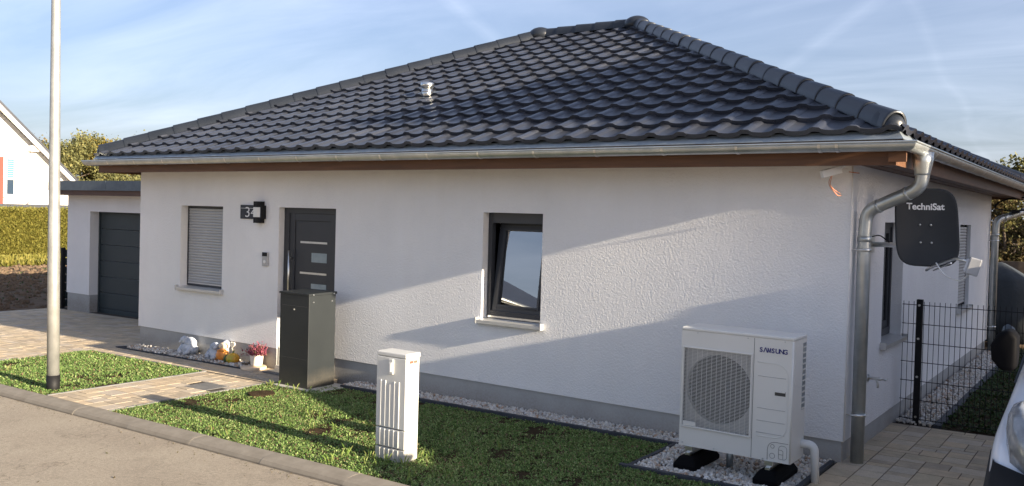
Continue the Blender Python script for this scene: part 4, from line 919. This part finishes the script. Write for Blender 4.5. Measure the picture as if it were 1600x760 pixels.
# ------------------------------------------------------------------ parcel box
px_ = thing('parcel_box', 'tall anthracite metal parcel box standing in front of the door', 'parcel box')
bx0, bx1, by0, by1, bz0, bz1 = -6.545, -6.03, -.70, -.27, gz(-6.3), 1.065
mb = MB(); mb.box(bx0, by0, bz0, bx1, by1, bz1-.02); mb.build('body', 'box', px_, bevel=.003)
mb = MB(); mb.prism([(by0-.012, bz1-.018), (by1+.012, bz1-.018), (by1+.012, bz1+.012), (by0-.012, bz1+.004)], bx0-.012, bx1+.012, 'x'); mb.build('lid', 'box', px_, bevel=.002)
for (y, z) in ((by0+.07, bz1-.1), (by1-.06, bz1-.1), (by0+.06, bz1-.01), (by1-.04, bz1-.01)):
    mb = MB(); mb.tube([(bx1, y, z), (bx1+.016 if z > 1.04 else bx1+.006, y, z)], .009, 10); mb.build('rivet', 'steel', px_)
mb = MB(); mb.box(bx0+.03, by0-.0015, bz1-.16, bx1-.03, by0+.001, bz1-.155); mb.box(bx0+.03, by0-.0015, bz0+.35, bx1-.03, by0+.001, bz0+.354); mb.build('seam', 'letter_dark', px_)
mb = MB(); mb.tube([((bx0+bx1)/2, by0-.006, bz1-.2), ((bx0+bx1)/2, by0+.001, bz1-.2)], .011, 12); mb.build('lock', 'steel', px_)
tag(MB().box(-6.58, -.77, gz(-6.3)-.05, -5.80, -.20, gz(-6.3)+.006).build('concrete_pad', 'concrete', bevel=.006), 'flat pale concrete slab under the parcel box', 'slab')

# ------------------------------------------------------------------ utility cabinet
cab = thing('utility_cabinet', 'pale grey ribbed utility cabinet standing in the lawn near the kerb', 'utility cabinet')
c0, c1, cy0, cy1, cz0, cz1 = -3.30, -2.965, -2.37, -2.19, gz(-3.1)-.05, .865
mb = MB(); mb.box(c0+.008, cy0+.025, cz0, c1-.006, cy1, cz1-.02); mb.build('body', 'cab', cab, bevel=.008)
mb = MB(); mb.box(c0-.004, cy0-.0, cz1-.022, c1+.004, cy1+.006, cz1+.02); mb.build('roof', 'cab', cab, bevel=.012, seg=3)
mb = MB(); mb.box(c0, cy0, .235, c1, cy0+.022, cz1-.024); mb.build('door', 'cab', cab, bevel=.006)
mb = MB(); mb.box(c0+.002, cy0+.001, .07, c1-.002, cy0+.024, .228); mb.build('upper_plinth_panel', 'cab', cab, bevel=.004)
mb = MB(); mb.box(c0+.002, cy0+.001, cz0, c1-.002, cy0+.024, .062); mb.build('lower_plinth_panel', 'cab', cab, bevel=.004)
mb = MB(); mb.box(c0+.012, cy0+.012, cz0, c1-.012, cy0+.03, cz1-.03); mb.build('joint_shadow_gap', 'letter_dark', cab)
for i in range(5):
    x = c0+.055+.052*i; zt2 = .64-(.03 if i == 2 else 0)
    for z0, z1 in ((.245, zt2), (.08, .222), (cz0+.03, .056)):
        mb = MB(); mb.box(x-.006, cy0-.006, z0, x+.006, cy0+.002, z1); mb.build('rib', 'cab', cab, bevel=.003)
mb = MB(); mb.box(c0+.15, cy0-.016, .70, c0+.20, cy0-.001, .83); mb.build('lock_plate', 'cab', cab, bevel=.004)
mb = MB(); mb.box(c0+.163, cy0-.024, .72, c0+.187, cy0-.0165, .80); mb.build('lock', 'white', cab, bevel=.003)
mb = MB(); mb.box(c1-.0055, cy0+.045, .79, c1-.0035, cy1-.025, .83); mb.build('label_plate', 'cab', cab)
mb = MB(); mb.box(c1-.0034, cy0+.05, .798, c1-.0026, cy0+.095, .822); mb.build('red_label', 'redlabel', cab)
mb = MB(); mb.box(c1-.0034, cy0+.10, .798, c1-.0026, cy1-.03, .822); mb.build('brown_label', 'bark', cab)

# ------------------------------------------------------------------ lamp post
lam = thing('lamp_post', 'tall galvanised street lamp post with black sleeve at its foot in the left lawn', 'lamp post')
lb = Vector((-8.30, -2.57, gz(-8.3))); 
mb = MB(); mb.tube([lb+Vector((0, 0, -.1)), lb+Vector((-.03, 0, 1.5)), lb+Vector((-.11, .02, 4.8)), lb+Vector((-.13, .02, 5.6))], [.068, .066, .048, .044], 24); mb.build('post', 'lamp_steel', lam)
mb = MB(); mb.tube([lb+Vector((0, 0, -.1)), lb+Vector((-.002, 0, .165))], .0735, 24); mb.build('sleeve', 'black', lam)
mb = MB(); t = lb+Vector((-.13, .02, 5.6)); mb.tube([t, t+Vector((0, 0, .05)), t+Vector((0, 0, .3)), t+Vector((0, 0, .4))], [.06, .17, .2, .1], 20); mb.build('lamp_head', 'lamp_steel', lam)
# covers
tag(MB().box(-7.30, -1.51, gz(-7.1)-.04, -6.90, -1.17, gz(-7.1)+.003).build('access_cover', 'edging_lt', bevel=.004), 'square grey access cover set into the paved path', 'access cover')
mb = MB(); mb.tube([(-6.2, -1.24, gz(-6.2)-.05), (-6.2, -1.24, gz(-6.2)+.02)], .15, 24); tag(mb.build('inspection_lid', 'lawnsoil'), 'round brown inspection lid in the lawn near the parcel box', 'lid')
tag(MB().box(-7.36, -.30, gz(-7)+.002, -6.42, -.02, gz(-7)+.016).build('doormat', 'edging_lt', bevel=.004), 'flat grey doormat in front of the entrance door', 'doormat')

# ------------------------------------------------------------------ decorations
def figure(x, y, s, name, label, flip=1):
    t = thing(name, label, 'figure', 'whitewashed stone figures')
    z = gz(x)+.02; mb = MB()
    mb.blob((x, y, z+.09*s), (.15*s, .10*s, .10*s), 18, 12, .10); mb.blob((x+.02*flip*s, y-.0, z+.17*s), (.095*s, .08*s, .085*s), 16, 10, .08); mb.build('body', 'chalk', t)
    mb = MB(); mb.blob((x-.04*flip*s, y-.05*s, z+.215*s), (.062*s, .058*s, .055*s), 14, 9, .06); mb.blob((x-.085*flip*s, y-.085*s, z+.19*s), (.022*s, .03*s, .02*s), 10, 6); mb.build('head', 'chalk', t)
    mb = MB()
    for q in (-1, 1): mb.tube([(x+q*.09*s, y-.03*s, z+.14*s), (x+q*.10*s, y-.09*s, z+.07*s), (x+q*.05*s, y-.12*s, z+.03*s)], [.035*s, .03*s, .028*s], 10)
    mb.build('arms', 'chalk', t); return t
figure(-9.22, -.105, 1.05, 'stone_figure', 'whitewashed crouching stone figure farthest left in the gravel bed', 1)
figure(-8.60, -.10, .95, 'stone_figure', 'whitewashed stone figure just left of the orange figure', -1)
mb = MB(); mb.blob((-8.43, -.06, .14), (.062, .05, .065), 14, 9, .12); mb.blob((-8.45, -.06, .06), (.055, .05, .10), 12, 8, .1); o = mb.build('stone_figure', 'chalk'); tag(o, 'small upright whitewashed stone head behind the orange figure', 'figure', 'whitewashed stone figures')
pm = thing('orange_figure', 'orange ceramic figure with pumpkin body in the gravel bed', 'figure'); z = gz(-8.4)+.02
mb = MB(); mb.blob((-8.42, -.13, z+.085), (.105, .09, .09), 18, 10, 0, lambda th, ph: 1-.05*abs(math.cos(ph*4))); mb.build('body', 'orange', pm)
mb = MB(); mb.blob((-8.40, -.13, z+.215), (.075, .065, .05), 14, 8, .04); mb.build('head', 'peach', pm)
mb = MB(); mb.tube([(-8.52, -.15, z+.02), (-8.54, -.17, z+.10)], [.045, .02], 10); mb.tube([(-8.46, -.18, z+.15), (-8.38, -.19, z+.17), (-8.33, -.17, z+.15)], .014, 8); mb.build('arms', 'orange', pm)
pk = thing('pumpkin', 'orange and green striped pumpkin lying between the orange figure and the flower pot', 'pumpkin')
mb = MB(); mb.blob((-8.15, -.16, z+.07), (.10, .09, .078), 30, 12, 0, lambda th, ph: 1-.16*abs(math.cos(ph*5))**6*math.sin(th)); mb.build('flesh', 'pumpkin', pk)
mb = MB(); mb.blob((-8.265, -.16, z+.055), (.05, .06, .06), 16, 9, .08); mb.build('gourd', 'green_dk', pk); mb = MB(); mb.tube([(-8.15, -.16, z+.14), (-8.14, -.16, z+.17), (-8.12, -.16, z+.18)], .009, 8); mb.build('stalk', 'green_dk', pk)
ht = thing('heart_stake', 'cream wooden heart on a thin stick above the pumpkin', 'garden stake')
mb = MB(); K = 24; pts = []
for k in range(K):
    t = 2*math.pi*k/K; pts.append((-8.21+.0034*16*math.sin(t)**3, .165+z*0+.0034*(13*math.cos(t)-5*math.cos(2*t)-2*math.cos(3*t)-math.cos(4*t))))
mb.prism(pts, -.135, -.115, 'y'); mb.build('heart', 'heart', ht, bevel=.003); mb = MB(); mb.tube([(-8.21, -.125, .12), (-8.15, -.12, -.09)], .005, 6); mb.build('stick', 'peach', ht)
pot = thing('flower_pot', 'white flower pot with pink heather on a wooden slice left of the door', 'flower pot'); xp, yp = -7.68, -.13; z = gz(xp)+.04
mb = MB(); mb.tube([(xp, yp, z), (xp, yp, z+.02), (xp, yp, z+.14), (xp, yp, z+.145)], [.07, .078, .09, .088], 20); mb.build('pot', 'heart', pot)
P = np.array([(xp, yp, z+.13)])+np.stack([rng.normal(0, .07, 900), rng.normal(0, .055, 900), np.abs(rng.normal(0.03, .055, 900))], 1); v, f = leaves(P, .016, (10, 85), 1.8); rawmesh('heather', v, f, 'heather', pot, kind='stuff')
mb = MB()
for k in range(10):
    a = random.uniform(0, 6.28); mb.tube([(xp, yp, z+.1), (xp+.09*math.cos(a), yp+.07*math.sin(a), z+.2+random.uniform(-.04, .03))], .003, 5)
mb.build('stems', 'bark', pot)
mb = MB(); mb.tube([(xp+.0, yp-.05, gz(xp)+.002), (xp+.0, yp-.05, gz(xp)+.036)], .17, 22); tag(mb.build('wood_slice', 'peach', bevel=.004), 'round pale wood slice under the white flower pot', 'wood slice')
mb = MB(); mb.tube([(-7.86, -.10, gz(-7.8)+.02), (-7.74, -.06, gz(-7.8)+.1)], [.05, .035], 8); mb.tube([(-7.98, -.14, gz(-7.9)+.02), (-7.80, -.20, gz(-7.9)+.05)], .025, 8); tag(mb.build('driftwood', 'bark'), 'dark piece of wood beside the flower pot', 'wood')

# ------------------------------------------------------------------ mesh fence right
fe = thing('mesh_fence', 'black double wire mesh fence across the side garden', 'fence'); FY = 2.11
for xpost in (.19, 2.69):
    mb = MB(); mb.box(xpost-.03, FY-.04, -.1, xpost+.03, FY+.02, 1.31); p_ = mb.build('post', 'black', fe, bevel=.004)
    for z in (.08, .5, .9, 1.25):
        mb = MB(); mb.tube([(xpost, FY-.052, z), (xpost, FY-.03, z)], .012, 8); mb.build('bolt', 'steel', p_)
x = .03; 
wv = MB(); wv.tube([(0, FY, .03), (0, FY, 1.285)], .003, 6, False); w0 = wv.build('vertical_wire', 'black', fe); i = 0
while x < 3.6:
    o = w0 if i == 0 else w0.copy()
    if i: col.objects.link(o); o.parent = fe
    o.location = (x, 0, gz(x)); x += .05; i += 1
for k in range(7):
    z = .05+.2*k; mb = MB(); mb.tube([(.02, FY-.005, z), (3.6, FY-.005, z)], .0042, 6, False); mb.build('horizontal_wire', 'black', fe)
# fence beside the garage
gf = thing('privacy_fence', 'dark green slatted mesh fence running back beside the garage', 'fence')
mb = MB(); mb.box(-17.06, 2.1, -.22, -16.99, 2.17, 1.10); mb.build('post', 'black', gf)
for k in range(7):
    mb = MB(); mb.box(-17.05, 2.18, -.19+.18*k, -17.02, 7.5, -.03+.18*k); mb.build('privacy_strip', 'garage', gf)

# ------------------------------------------------------------------ van
van = thing('van', 'white van with black bumper and mirror parked at the right edge', 'van')
VC = 2.34; VH = .92       # centre x, half width
# side sections along y: (y, half width low, half width mid, z bottom, z belt, z top, half width top)
def sect(y, zb, zt, wl, wm, wt, zm):
    # closed ring seen from front: list of (x, z)
    pts = [(-wl*.8, zb), (-wl, zb+.10), (-wm, zb+.32), (-wm, zm), (-(wm+wt)/2-.015, zm+(zt-zm)*.45), (-wt, zt-.08), (-wt+.10, zt-.012), (0, zt+.015)]
    pts = pts+[(-a, b) for a, b in pts[:-1]][::-1]; return [(VC+a, y, b+.012) for a, b in pts]
S_ = [(-3.06, .30, .78, .60, .66, .55, .55), (-3.00, .26, .93, .72, .78, .66, .66), (-2.86, .24, 1.02, .84, .905, .74, .90), (-2.6, .24, 1.08, .88, .925, .78, .97), (-2.25, .26, 1.14, .88, .925, .80, 1.0), (-2.02, .28, 1.19, .885, .92, .80, 1.04),
      (-1.65, .28, 1.57, .885, .92, .76, 1.06), (-1.25, .28, 1.88, .885, .92, .72, 1.06), (-.95, .28, 1.96, .885, .92, .71, 1.06), (-.3, .28, 1.98, .885, .92, .72, 1.06), (.8, .28, 1.97, .885, .92, .72, 1.06), (1.35, .30, 1.93, .87, .90, .70, 1.06), (1.42, .34, 1.86, .80, .85, .66, 1.06)]
mb = MB(); mb.loft([sect(*s) for s in S_]); body = mb.build('body', 'vanwhite', van)
sb = body.modifiers.new('s', 'SUBSURF'); sb.levels = 2; sb.render_levels = 2
def side_x(y, z):
    """approximate outer x of the near side"""
    return None
# lower black bumper wrapped round the front
mb = MB(); rings = []
for (y, wl) in ((-1.75, .94), (-2.0, .945), (-2.3, .95), (-2.62, .95), (-2.88, .905), (-3.05, .76), (-3.12, .55)):
    rings.append([(VC-wl, y, .22), (VC-wl-.012, y-.0, .40), (VC-wl-.006, y, .62), (VC-wl+.03, y+.03, .84 if y > -2.4 else .90), (VC-wl+.09, y+.06, .80), (VC-wl+.09, y+.06, .22)])
for (y, wl) in ((-3.12, -.55), (-3.05, -.76), (-2.88, -.905), (-2.62, -.95), (-2.3, -.95), (-2.0, -.945), (-1.75, -.94)):
    rings.append([(VC-wl, y, .22), (VC-wl+.012, y, .40), (VC-wl+.006, y, .62), (VC-wl-.03, y+.03, .84 if y > -2.4 else .90), (VC-wl-.09, y+.06, .80), (VC-wl-.09, y+.06, .22)])
mb.loft(rings); mb.build('bumper', 'black', van)
for s in (-1, 1):
    mb = MB(); rr_ = []
    for (y, x, zc, h, d) in ((-2.50, .80, 1.15, .02, .012), (-2.62, .815, 1.11, .08, .018), (-2.74, .815, 1.06, .13, .020), (-2.86, .785, 1.02, .15, .022), (-2.96, .70, .98, .14, .022), (-3.02, .62, .95, .10, .02), (-3.03, .56, .93, .03, .01)):
        nx = d if y > -2.7 else d*.7; ny = -d*.9 if y < -2.6 else 0
        rr_.append([(VC+s*(x-.06), y+.06, zc-h), (VC+s*(x+nx), y+ny, zc-h*.7), (VC+s*(x+nx*1.3), y+ny*1.3, zc), (VC+s*(x+nx*.6-.01), y+ny, zc+h*.7), (VC+s*(x-.07), y+.06, zc+h)])
    mb.loft(rr_); mb.build('headlight', 'headlight', van)
    # mirror
    mb = MB(); mb.prism([(VC+s*dx, z) for dx, z in ((.975, 1.462), (.905, 1.487), (.872, 1.44), (.872, 1.25), (.95, 1.235), (1.005, 1.30), (1.012, 1.385))], -1.99, -1.80, 'y'); mr_ = mb.build('mirror', 'rubber', van, bevel=.028, seg=4)
    for p_ in mr_.data.polygons: p_.use_smooth = True
    mb = MB(); mb.tube([(VC+s*.90, -1.84, 1.24), (VC+s*.97, -1.85, 1.28)], .03, 10); mb.build('mirror_arm', 'black', mr_)
    # side glass
    mb = MB(); mb.add([(VC+s*.905, -1.72, 1.14), (VC+s*.905, -.35, 1.14), (VC+s*.80, -.42, 1.66), (VC+s*.80, -1.18, 1.66)], [(0, 1, 2, 3)]); o = mb.build('side_window', 'carglass', van); so_ = o.modifiers.new('t', 'SOLIDIFY'); so_.thickness = .012
    for y in (-2.18, .68):
        mb = MB(); mb.tube([(VC+s*.72, y, .32), (VC+s*.925, y, .32)], .315, 28); wh = mb.build('wheel', 'tyre', van, bevel=.02)
        mb = MB(); mb.tube([(VC+s*.90, y, .32), (VC+s*.932, y, .32)], [.20, .19], 24); mb.build('rim', 'zinc', wh)
mb = MB(); mb.add([(VC-.70, -2.0, 1.21), (VC+.70, -2.0, 1.21), (VC+.62, -1.18, 1.86), (VC-.62, -1.18, 1.86), (VC, -2.06, 1.225), (VC, -1.22, 1.885)], [(0, 4, 5, 3), (4, 1, 2, 5)]); o = mb.build('windscreen', 'carglass', van); so_ = o.modifiers.new('t', 'SOLIDIFY'); so_.thickness = .02; so_.offset = 1
mb = MB(); mb.box(VC-.5, -3.13, .62, VC+.5, -3.05, .84); mb.build('grille', 'black', van, bevel=.01)
mb = MB(); mb.box(VC-.26, -3.15, .45, VC+.26, -3.13, .56); mb.build('number_plate', 'white', van)

# ------------------------------------------------------------------ background left
def foliage(name, m, P, size, parent=None, kind=None, tilt=(-60, 80)):
    v, f = leaves(P, size, tilt, 1.3); return rawmesh(name, v, f, m, parent, kind=kind)
def tree(x, y, h, w, m, label, n=2600, ls=.3, conical=False, cat='tree', group=None):
    t = thing('tree' if not conical else 'pine_tree', label, cat, group); z0 = gz(x)-.1
    mb = MB(); tops = []
    mb.tube([(x, y, z0), (x+w*.03, y, z0+h*.35), (x-w*.02, y, z0+h*.9)], [h*.022, h*.016, h*.004], 8)
    nb_ = 26 if cat == 'bush' else 16
    for k in range(nb_):
        a = random.uniform(0, 6.28); zz_ = z0+h*random.uniform(.05 if cat == 'bush' else .28, .9); rr = w*.5*(1-(zz_-z0)/h*.75 if conical else math.sqrt(max(.08, 1-((zz_-z0)/h-.58)**2/.2)))*random.uniform(.55, 1)
        e = (x+rr*math.cos(a), y+rr*math.sin(a), zz_+h*.06); mb.tube([(x, y, zz_-h*.05), e], [h*.006, h*.002], 5); tops.append(e)
    mb.build('trunk', 'bark', t)
    C_ = np.array(tops+[(x, y, z0+h*.93), (x, y, z0+h*.8)]); idx = rng.integers(0, len(C_), n)
    P = C_[idx]+rng.normal(0, 1, (n, 3))*np.array([w*.085, w*.085, h*.05]); foliage('crown', m, P, ls, t); return t
bgt = [(-62, 23.0, 7.2, 2.6, 'brownleaf', 'thin bare-branched tree behind the gable roof'), (-63, 24.3, 7.3, 3.0, 'gold', 'golden autumn tree behind the white gabled house'), (-60, 25.4, 7.2, 3.0, 'pine', 'tall olive conifer just right of the lamp post'), (-62, 27.1, 7.8, 2.8, 'pine', 'slim olive conifer second from the left behind the garage'),
       (-61, 28.4, 7.6, 3.0, 'gold', 'yellow-green tree between the conifers behind the garage'), (-62, 30.2, 7.8, 3.0, 'pine', 'olive tree above the garage roof near the house eaves'), (-60, 31.2, 7.0, 3.0, 'brownleaf', 'brownish tree under the left end of the eaves'), (-56, 26.2, 4.9, 4.2, 'pine', 'low dark green tree directly above the garage roof'), (-56, 28.8, 4.6, 4.2, 'pine', 'low rounded green tree right of the low dark one')]
for x, y, h, w_, m_, lb_ in bgt: tree(x, y, h*.91, w_*1.25, m_, lb_, 15000, .13, False, group='trees behind the garage')
# white gabled house
nh = thing('gabled_house', 'white gabled house with red panel and dark roof at the left edge', 'house'); X0 = -45.; yc = 13.2; hwid = 4.35; ez = 2.9; rz = ez+hwid*.93
mb = MB(); prof = [(yc-hwid, -.6), (yc+hwid, -.6), (yc+hwid, ez), (yc, rz), (yc-hwid, ez)]; mb.prism(prof, X0-10, X0, 'x'); mb.build('wall', 'farwall', nh)
mb = MB(); th = .22
for s in (-1, 1):
    e0 = (yc+s*(hwid+.5), ez-.5*.93); mb.prism([(yc, rz+.06), e0, (e0[0], e0[1]+th), (yc, rz+.06+th)] if s > 0 else [(yc, rz+.06), (yc, rz+.06+th), (e0[0], e0[1]+th), e0], X0-10.3, X0+.55, 'x')
mb.build('roof', 'tile_stuff', nh)
mb = MB()
for s in (-1, 1):
    e0 = (yc+s*(hwid+.5), ez-.5*.93); mb.prism([(yc, rz-.18), (yc, rz+.08), (e0[0], e0[1]+.02), (e0[0], e0[1]-.2)], X0+.45, X0+.57, 'x')
mb.build('verge_board', 'farwall', nh)
mb = MB(); mb.box(X0, 13.0, -.3, X0+.04, 13.80, 4.30); mb.build('red_panel', 'red', nh)
mb = MB(); frame(mb, 0, 0, 0, 0, 0, 0, 0) if 0 else None
for b in [(13.88, 2.3, 13.96, 4.3), (14.3, 2.3, 14.38, 4.3), (13.96, 2.3, 14.3, 2.4), (13.96, 4.2, 14.3, 4.3), (13.96, 3.15, 14.3, 3.25)]: mb.box(X0, b[0], b[1], X0+.06, b[2], b[3])
wn = mb.build('window', 'farwall', nh)
for k in range(9):
    mb = MB(); mb.box(X0+.005, 13.962, 3.26+.105*k, X0+.03, 14.298, 3.35+.105*k); mb.build('shutter_slat', 'teal', wn)
mb = MB(); mb.box(X0+.005, 13.962, 2.41, X0+.02, 14.298, 3.148); mb.build('pane', 'glassdark', wn); mb = MB(); mb.box(X0+.005, 13.82, 2.22, X0+.10, 14.5, 2.28); mb.build('window_sill', 'farwall', wn)
mb = MB(); mb.box(X0, 15.0, 4.66, X0+.35, 15.5, 4.95); mb.build('purlin_end', 'farwall', nh)
d2 = thing('satellite_dish', 'round cream satellite dish on the white gabled house wall', 'satellite dish'); mb = MB(); mb.blob((X0+.35, 15.3, 1.85), (.06, .42, .40), 20, 10); mb.build('reflector', 'heart', d2); mb = MB(); mb.tube([(X0, 15.3, 1.8), (X0+.35, 15.3, 1.8)], .03, 8); mb.build('wall_arm', 'zinc', d2)
cp = thing('carport', 'low dark flat-roofed carport behind the long hedge', 'carport'); mb = MB(); mb.box(-43, 6, 1.72, -38.6, 16.2, 1.93); mb.build('roof', 'edging', cp)
for x, y in ((-38.8, 6.2), (-38.8, 15.9), (-42.8, 15.9)):
    mb = MB(); mb.box(x-.07, y-.07, -.35, x+.07, y+.07, 1.72); mb.build('post', 'edging', cp)
# hedge
hd = thing('hedge', 'long clipped yellow-green hedge at the far side of the field', 'hedge')
n = 60000; P = np.stack([rng.uniform(-37.2, -36.0, n), rng.uniform(4, 13.5, n), rng.uniform(-.1, 1.72, n)], 1); face = rng.random(n) < .75; P[face, 0] = -36.0+rng.normal(0, .025, face.sum()); top = (~face) & (rng.random(n) < .7); P[top, 2] = 1.72+rng.normal(0, .04, top.sum())
foliage('leaf_mass', 'hedge', P, .055, hd, 'stuff'); mb = MB(); mb.box(-37.1, 4.05, -.35, -36.1, 13.4, 1.64); mb.build('inner_branches', 'hedge', hd)
n = 9000; yy_ = rng.uniform(3, 15, n); xx_ = rng.uniform(-35.9, -32, n)**1; P = np.stack([xx_, yy_, np.full(n, -.36)], 1); v, f = leaves(P, .09, (30, 80), 2.4); tag(rawmesh('field_grass', v, f, 'hedge', kind='stuff'), 'tall rough grass at the foot of the far hedge', 'grass')
tag(foliage('weeds', 'darkcover', np.stack([rng.uniform(-32, -19, 1500), rng.uniform(1, 9, 1500), np.full(1500, -.34)], 1), .04, kind='stuff', tilt=(20, 80)), 'sparse weeds in the bare soil field left of the garage', 'weeds')
# clods
n = 3000; Pc = np.stack([rng.uniform(-34, -17.5, n), rng.uniform(-1, 12, n), np.full(n, -.355)], 1); A_ = rng.normal(size=(n, 3, 3)); Q_, _ = np.linalg.qr(A_); base = iv[None]*(1+rng.uniform(-.3, .3, (n, len(iv), 1)))*(.09*rng.uniform(.3, 1.2, (n, 1, 1))); V_ = np.einsum('nij,nkj->nki', Q_, base)+Pc[:, None]
tag(rawmesh('soil_clods', V_, (ifc[None]+(np.arange(n)*len(iv))[:, None, None]).reshape(-1, 3), 'soil', kind='stuff'), 'brown clods of earth on the bare field', 'soil')

# ------------------------------------------------------------------ background right
for (x, y, h, w_, lb_) in [(-2.6, 34, 4.4, 5, 'brownish bush seen under the right eaves'), (.5, 36, 5.0, 5, 'olive bush behind the white post at the right edge'), (-5.5, 38, 4.6, 5, 'brown-green bush close to the far house corner')]: tree(x, y, h*.9, w_, 'brownleaf' if x > -3 else 'pine', lb_, 16000, .11, False, 'bush', 'bushes behind the side garden')
tree(-2.9, 40, 5.4, 1.6, 'pine', 'small treetop rising above the right end of the gutter', 2500, .16, False)
tree(1.5, 44, 5.0, 5, 'pine', 'tree just outside the right edge behind the fence', 2000, .2, False)
bw = thing('dark_fence', 'dark netted fence behind the covered barbecue', 'fence')
for k in range(12):
    mb = MB(); mb.box(-4+k*.9, 14.0, -.1, -4+k*.9+.86, 14.05, 1.36+random.uniform(-.03, .03)); mb.build('fence_panel', 'bark', bw)
for k in range(5):
    mb = MB(); mb.box(-3.9+k*2, 13.93, -.1, -3.82+k*2, 13.99, 1.5); mb.build('post', 'black', bw)
wp = thing('white_post', 'thin white post at the right edge behind the house', 'post'); mb = MB(); mb.tube([(.10, 16.5, 0), (.04, 16.5, 3.95)], .055, 12); mb.build('pole', 'farwall', wp); mb = MB(); mb.tube([(.04, 16.5, 3.95), (.04, 16.5, 4.12)], [.085, .08], 12); mb.build('pole_cap', 'black', wp)
cv = thing('covered_barbecue', 'tall object under a dark grey cover behind the rear corner of the house', 'cover')
mb = MB(); rg_ = []
for (z, a_, b_) in ((.0, .62, .42), (.5, .58, .40), (.9, .55, .38), (1.12, .53, .36), (1.17, .49, .33), (1.34, .22, .20), (1.42, .08, .10), (1.44, .02, .03)):
    K = 28; rg_.append([(-.02+a_*(1+(.05*math.sin(k*1.35)+.04*math.sin(k*2.7+z*2))*(1.2-z*.6))*se(2*math.pi*k/K, 1, 1, 3.)[0], 10.6+b_*(1+.04*math.sin(k*2.3))*se(2*math.pi*k/K, 1, 1, 3.)[1], z) for k in range(K)])
mb.loft(rg_); mb.build('cover_sheet', 'cover', cv)
hr = thing('wire_hoop', 'black curved wire holder resting on the rear downpipe', 'holder'); mb = MB()
for q in (0, .1): 
    pts = [(.22+.42*math.cos(t)+.25, 8.9+q, 2.42+.17*math.sin(t)) for t in [math.pi-math.pi*k/12 for k in range(13)]]; mb.tube(pts, .012, 6)
mb.tube([(.05, 8.9, 2.50), (.05, 9.0, 2.40), (.25, 8.95, 2.36), (.85, 8.95, 2.40)], .012, 6); mb.box(.30, 8.88, 2.33, .42, 9.0, 2.38); mb.build('hoop', 'black', hr)
ps = thing('bag', 'pale blue bag standing at the foot of the rear downpipe', 'bag'); mb = MB(); mb.blob((.26, 9.6, .2), (.12, .10, .2), 12, 8, .12); mb.build('bag', 'slate', ps)

# ------------------------------------------------------------------ neighbours outside the frame (seen in the window, shading the side wall)
nb1 = thing('neighbour_house', 'white two-storey neighbouring house to the right with dark gable roof', 'house')
nx0, nx1, ny0, ny1, nez = 9.2, 18., -.45, 9.5, 5.2
mb = MB(); mc = (nx0+nx1)/2; mb.prism([(nx0, -.3), (nx1, -.3), (nx1, nez), (mc, nez+2.9), (nx0, nez)], ny0, ny1, 'y'); mb.build('wall', 'wall2', nb1)
mb = MB()
for s in (-1, 1):
    ex = mc+s*((nx1-nx0)/2+.4); ezz = nez-.4*.66; mb.prism([(mc, nez+2.95), (ex, ezz), (ex, ezz+.2), (mc, nez+3.15)], ny0-.15, ny1+.2, 'y')
mb.build('roof', 'tile_stuff', nb1)
for y in (1.5, 4.5, 7.5):
    for z in (.9, 3.4):
        mb = MB(); mb.box(nx0-.03, y-.6, z, nx0-.001, y+.6, z+1.25); w_o = mb.build('window', 'anth', nb1); mb = MB(); mb.box(nx0-.035, y-.5, z+.1, nx0-.0305, y+.5, z+1.15); mb.build('pane', 'glassdark', w_o)
nb2 = thing('opposite_house', 'house across the street reflected in the tilted window', 'house')
mb = MB(); mb.box(-24, -19, -.4, -14.1, -11.2, 3.0); mb.build('wall', 'wall2', nb2)
mb = MB(); a, b, c_, d_ = (-24.6, -19.6, 3.05), (-13.4, -19.6, 3.05), (-13.4, -10.6, 3.05), (-24.6, -10.6, 3.05); r0, r1 = (-20.1, -15.1, 5.0), (-17.9, -15.1, 5.0)
mb.add([a, b, c_, d_, r0, r1], [(0, 1, 5, 4), (1, 2, 5), (2, 3, 4, 5), (3, 0, 4), (3, 2, 1, 0)]); mb.build('roof', 'tile_stuff', nb2)
mb = MB(); mb.tube([(-24.6, -10.55, 3.02), (-13.35, -10.55, 3.02), (-13.35, -19.6, 3.02)], .07, 10); mb.build('gutter', 'zinc', nb2); mb = MB(); mb.tube(curve([(-13.9, -10.55, 2.98), (-13.9, -10.55, 2.85), (-14.3, -11.1, 2.6), (-14.3, -11.1, -.2)]), .05, 10); mb.build('downpipe', 'zinc', nb2)
oh = thing('opposite_hedge', 'rounded dark hedge across the street reflected in the window', 'hedge')
n = 9000; u = rng.normal(size=(n, 3)); u /= np.linalg.norm(u, axis=1)[:, None]; u[:, 2] = np.abs(u[:, 2]); P = np.array([-10.2, -11.6, -.3])+u*np.array([3.4, 1.0, 1.9]); foliage('leaf_mass', 'darkcover', P, .12, oh, 'stuff')
mb = MB(); mb.blob((-10.2, -11.6, -.3), (3.3, .92, 1.82), 20, 10); mb.build('inner_branches', 'darkcover', oh)
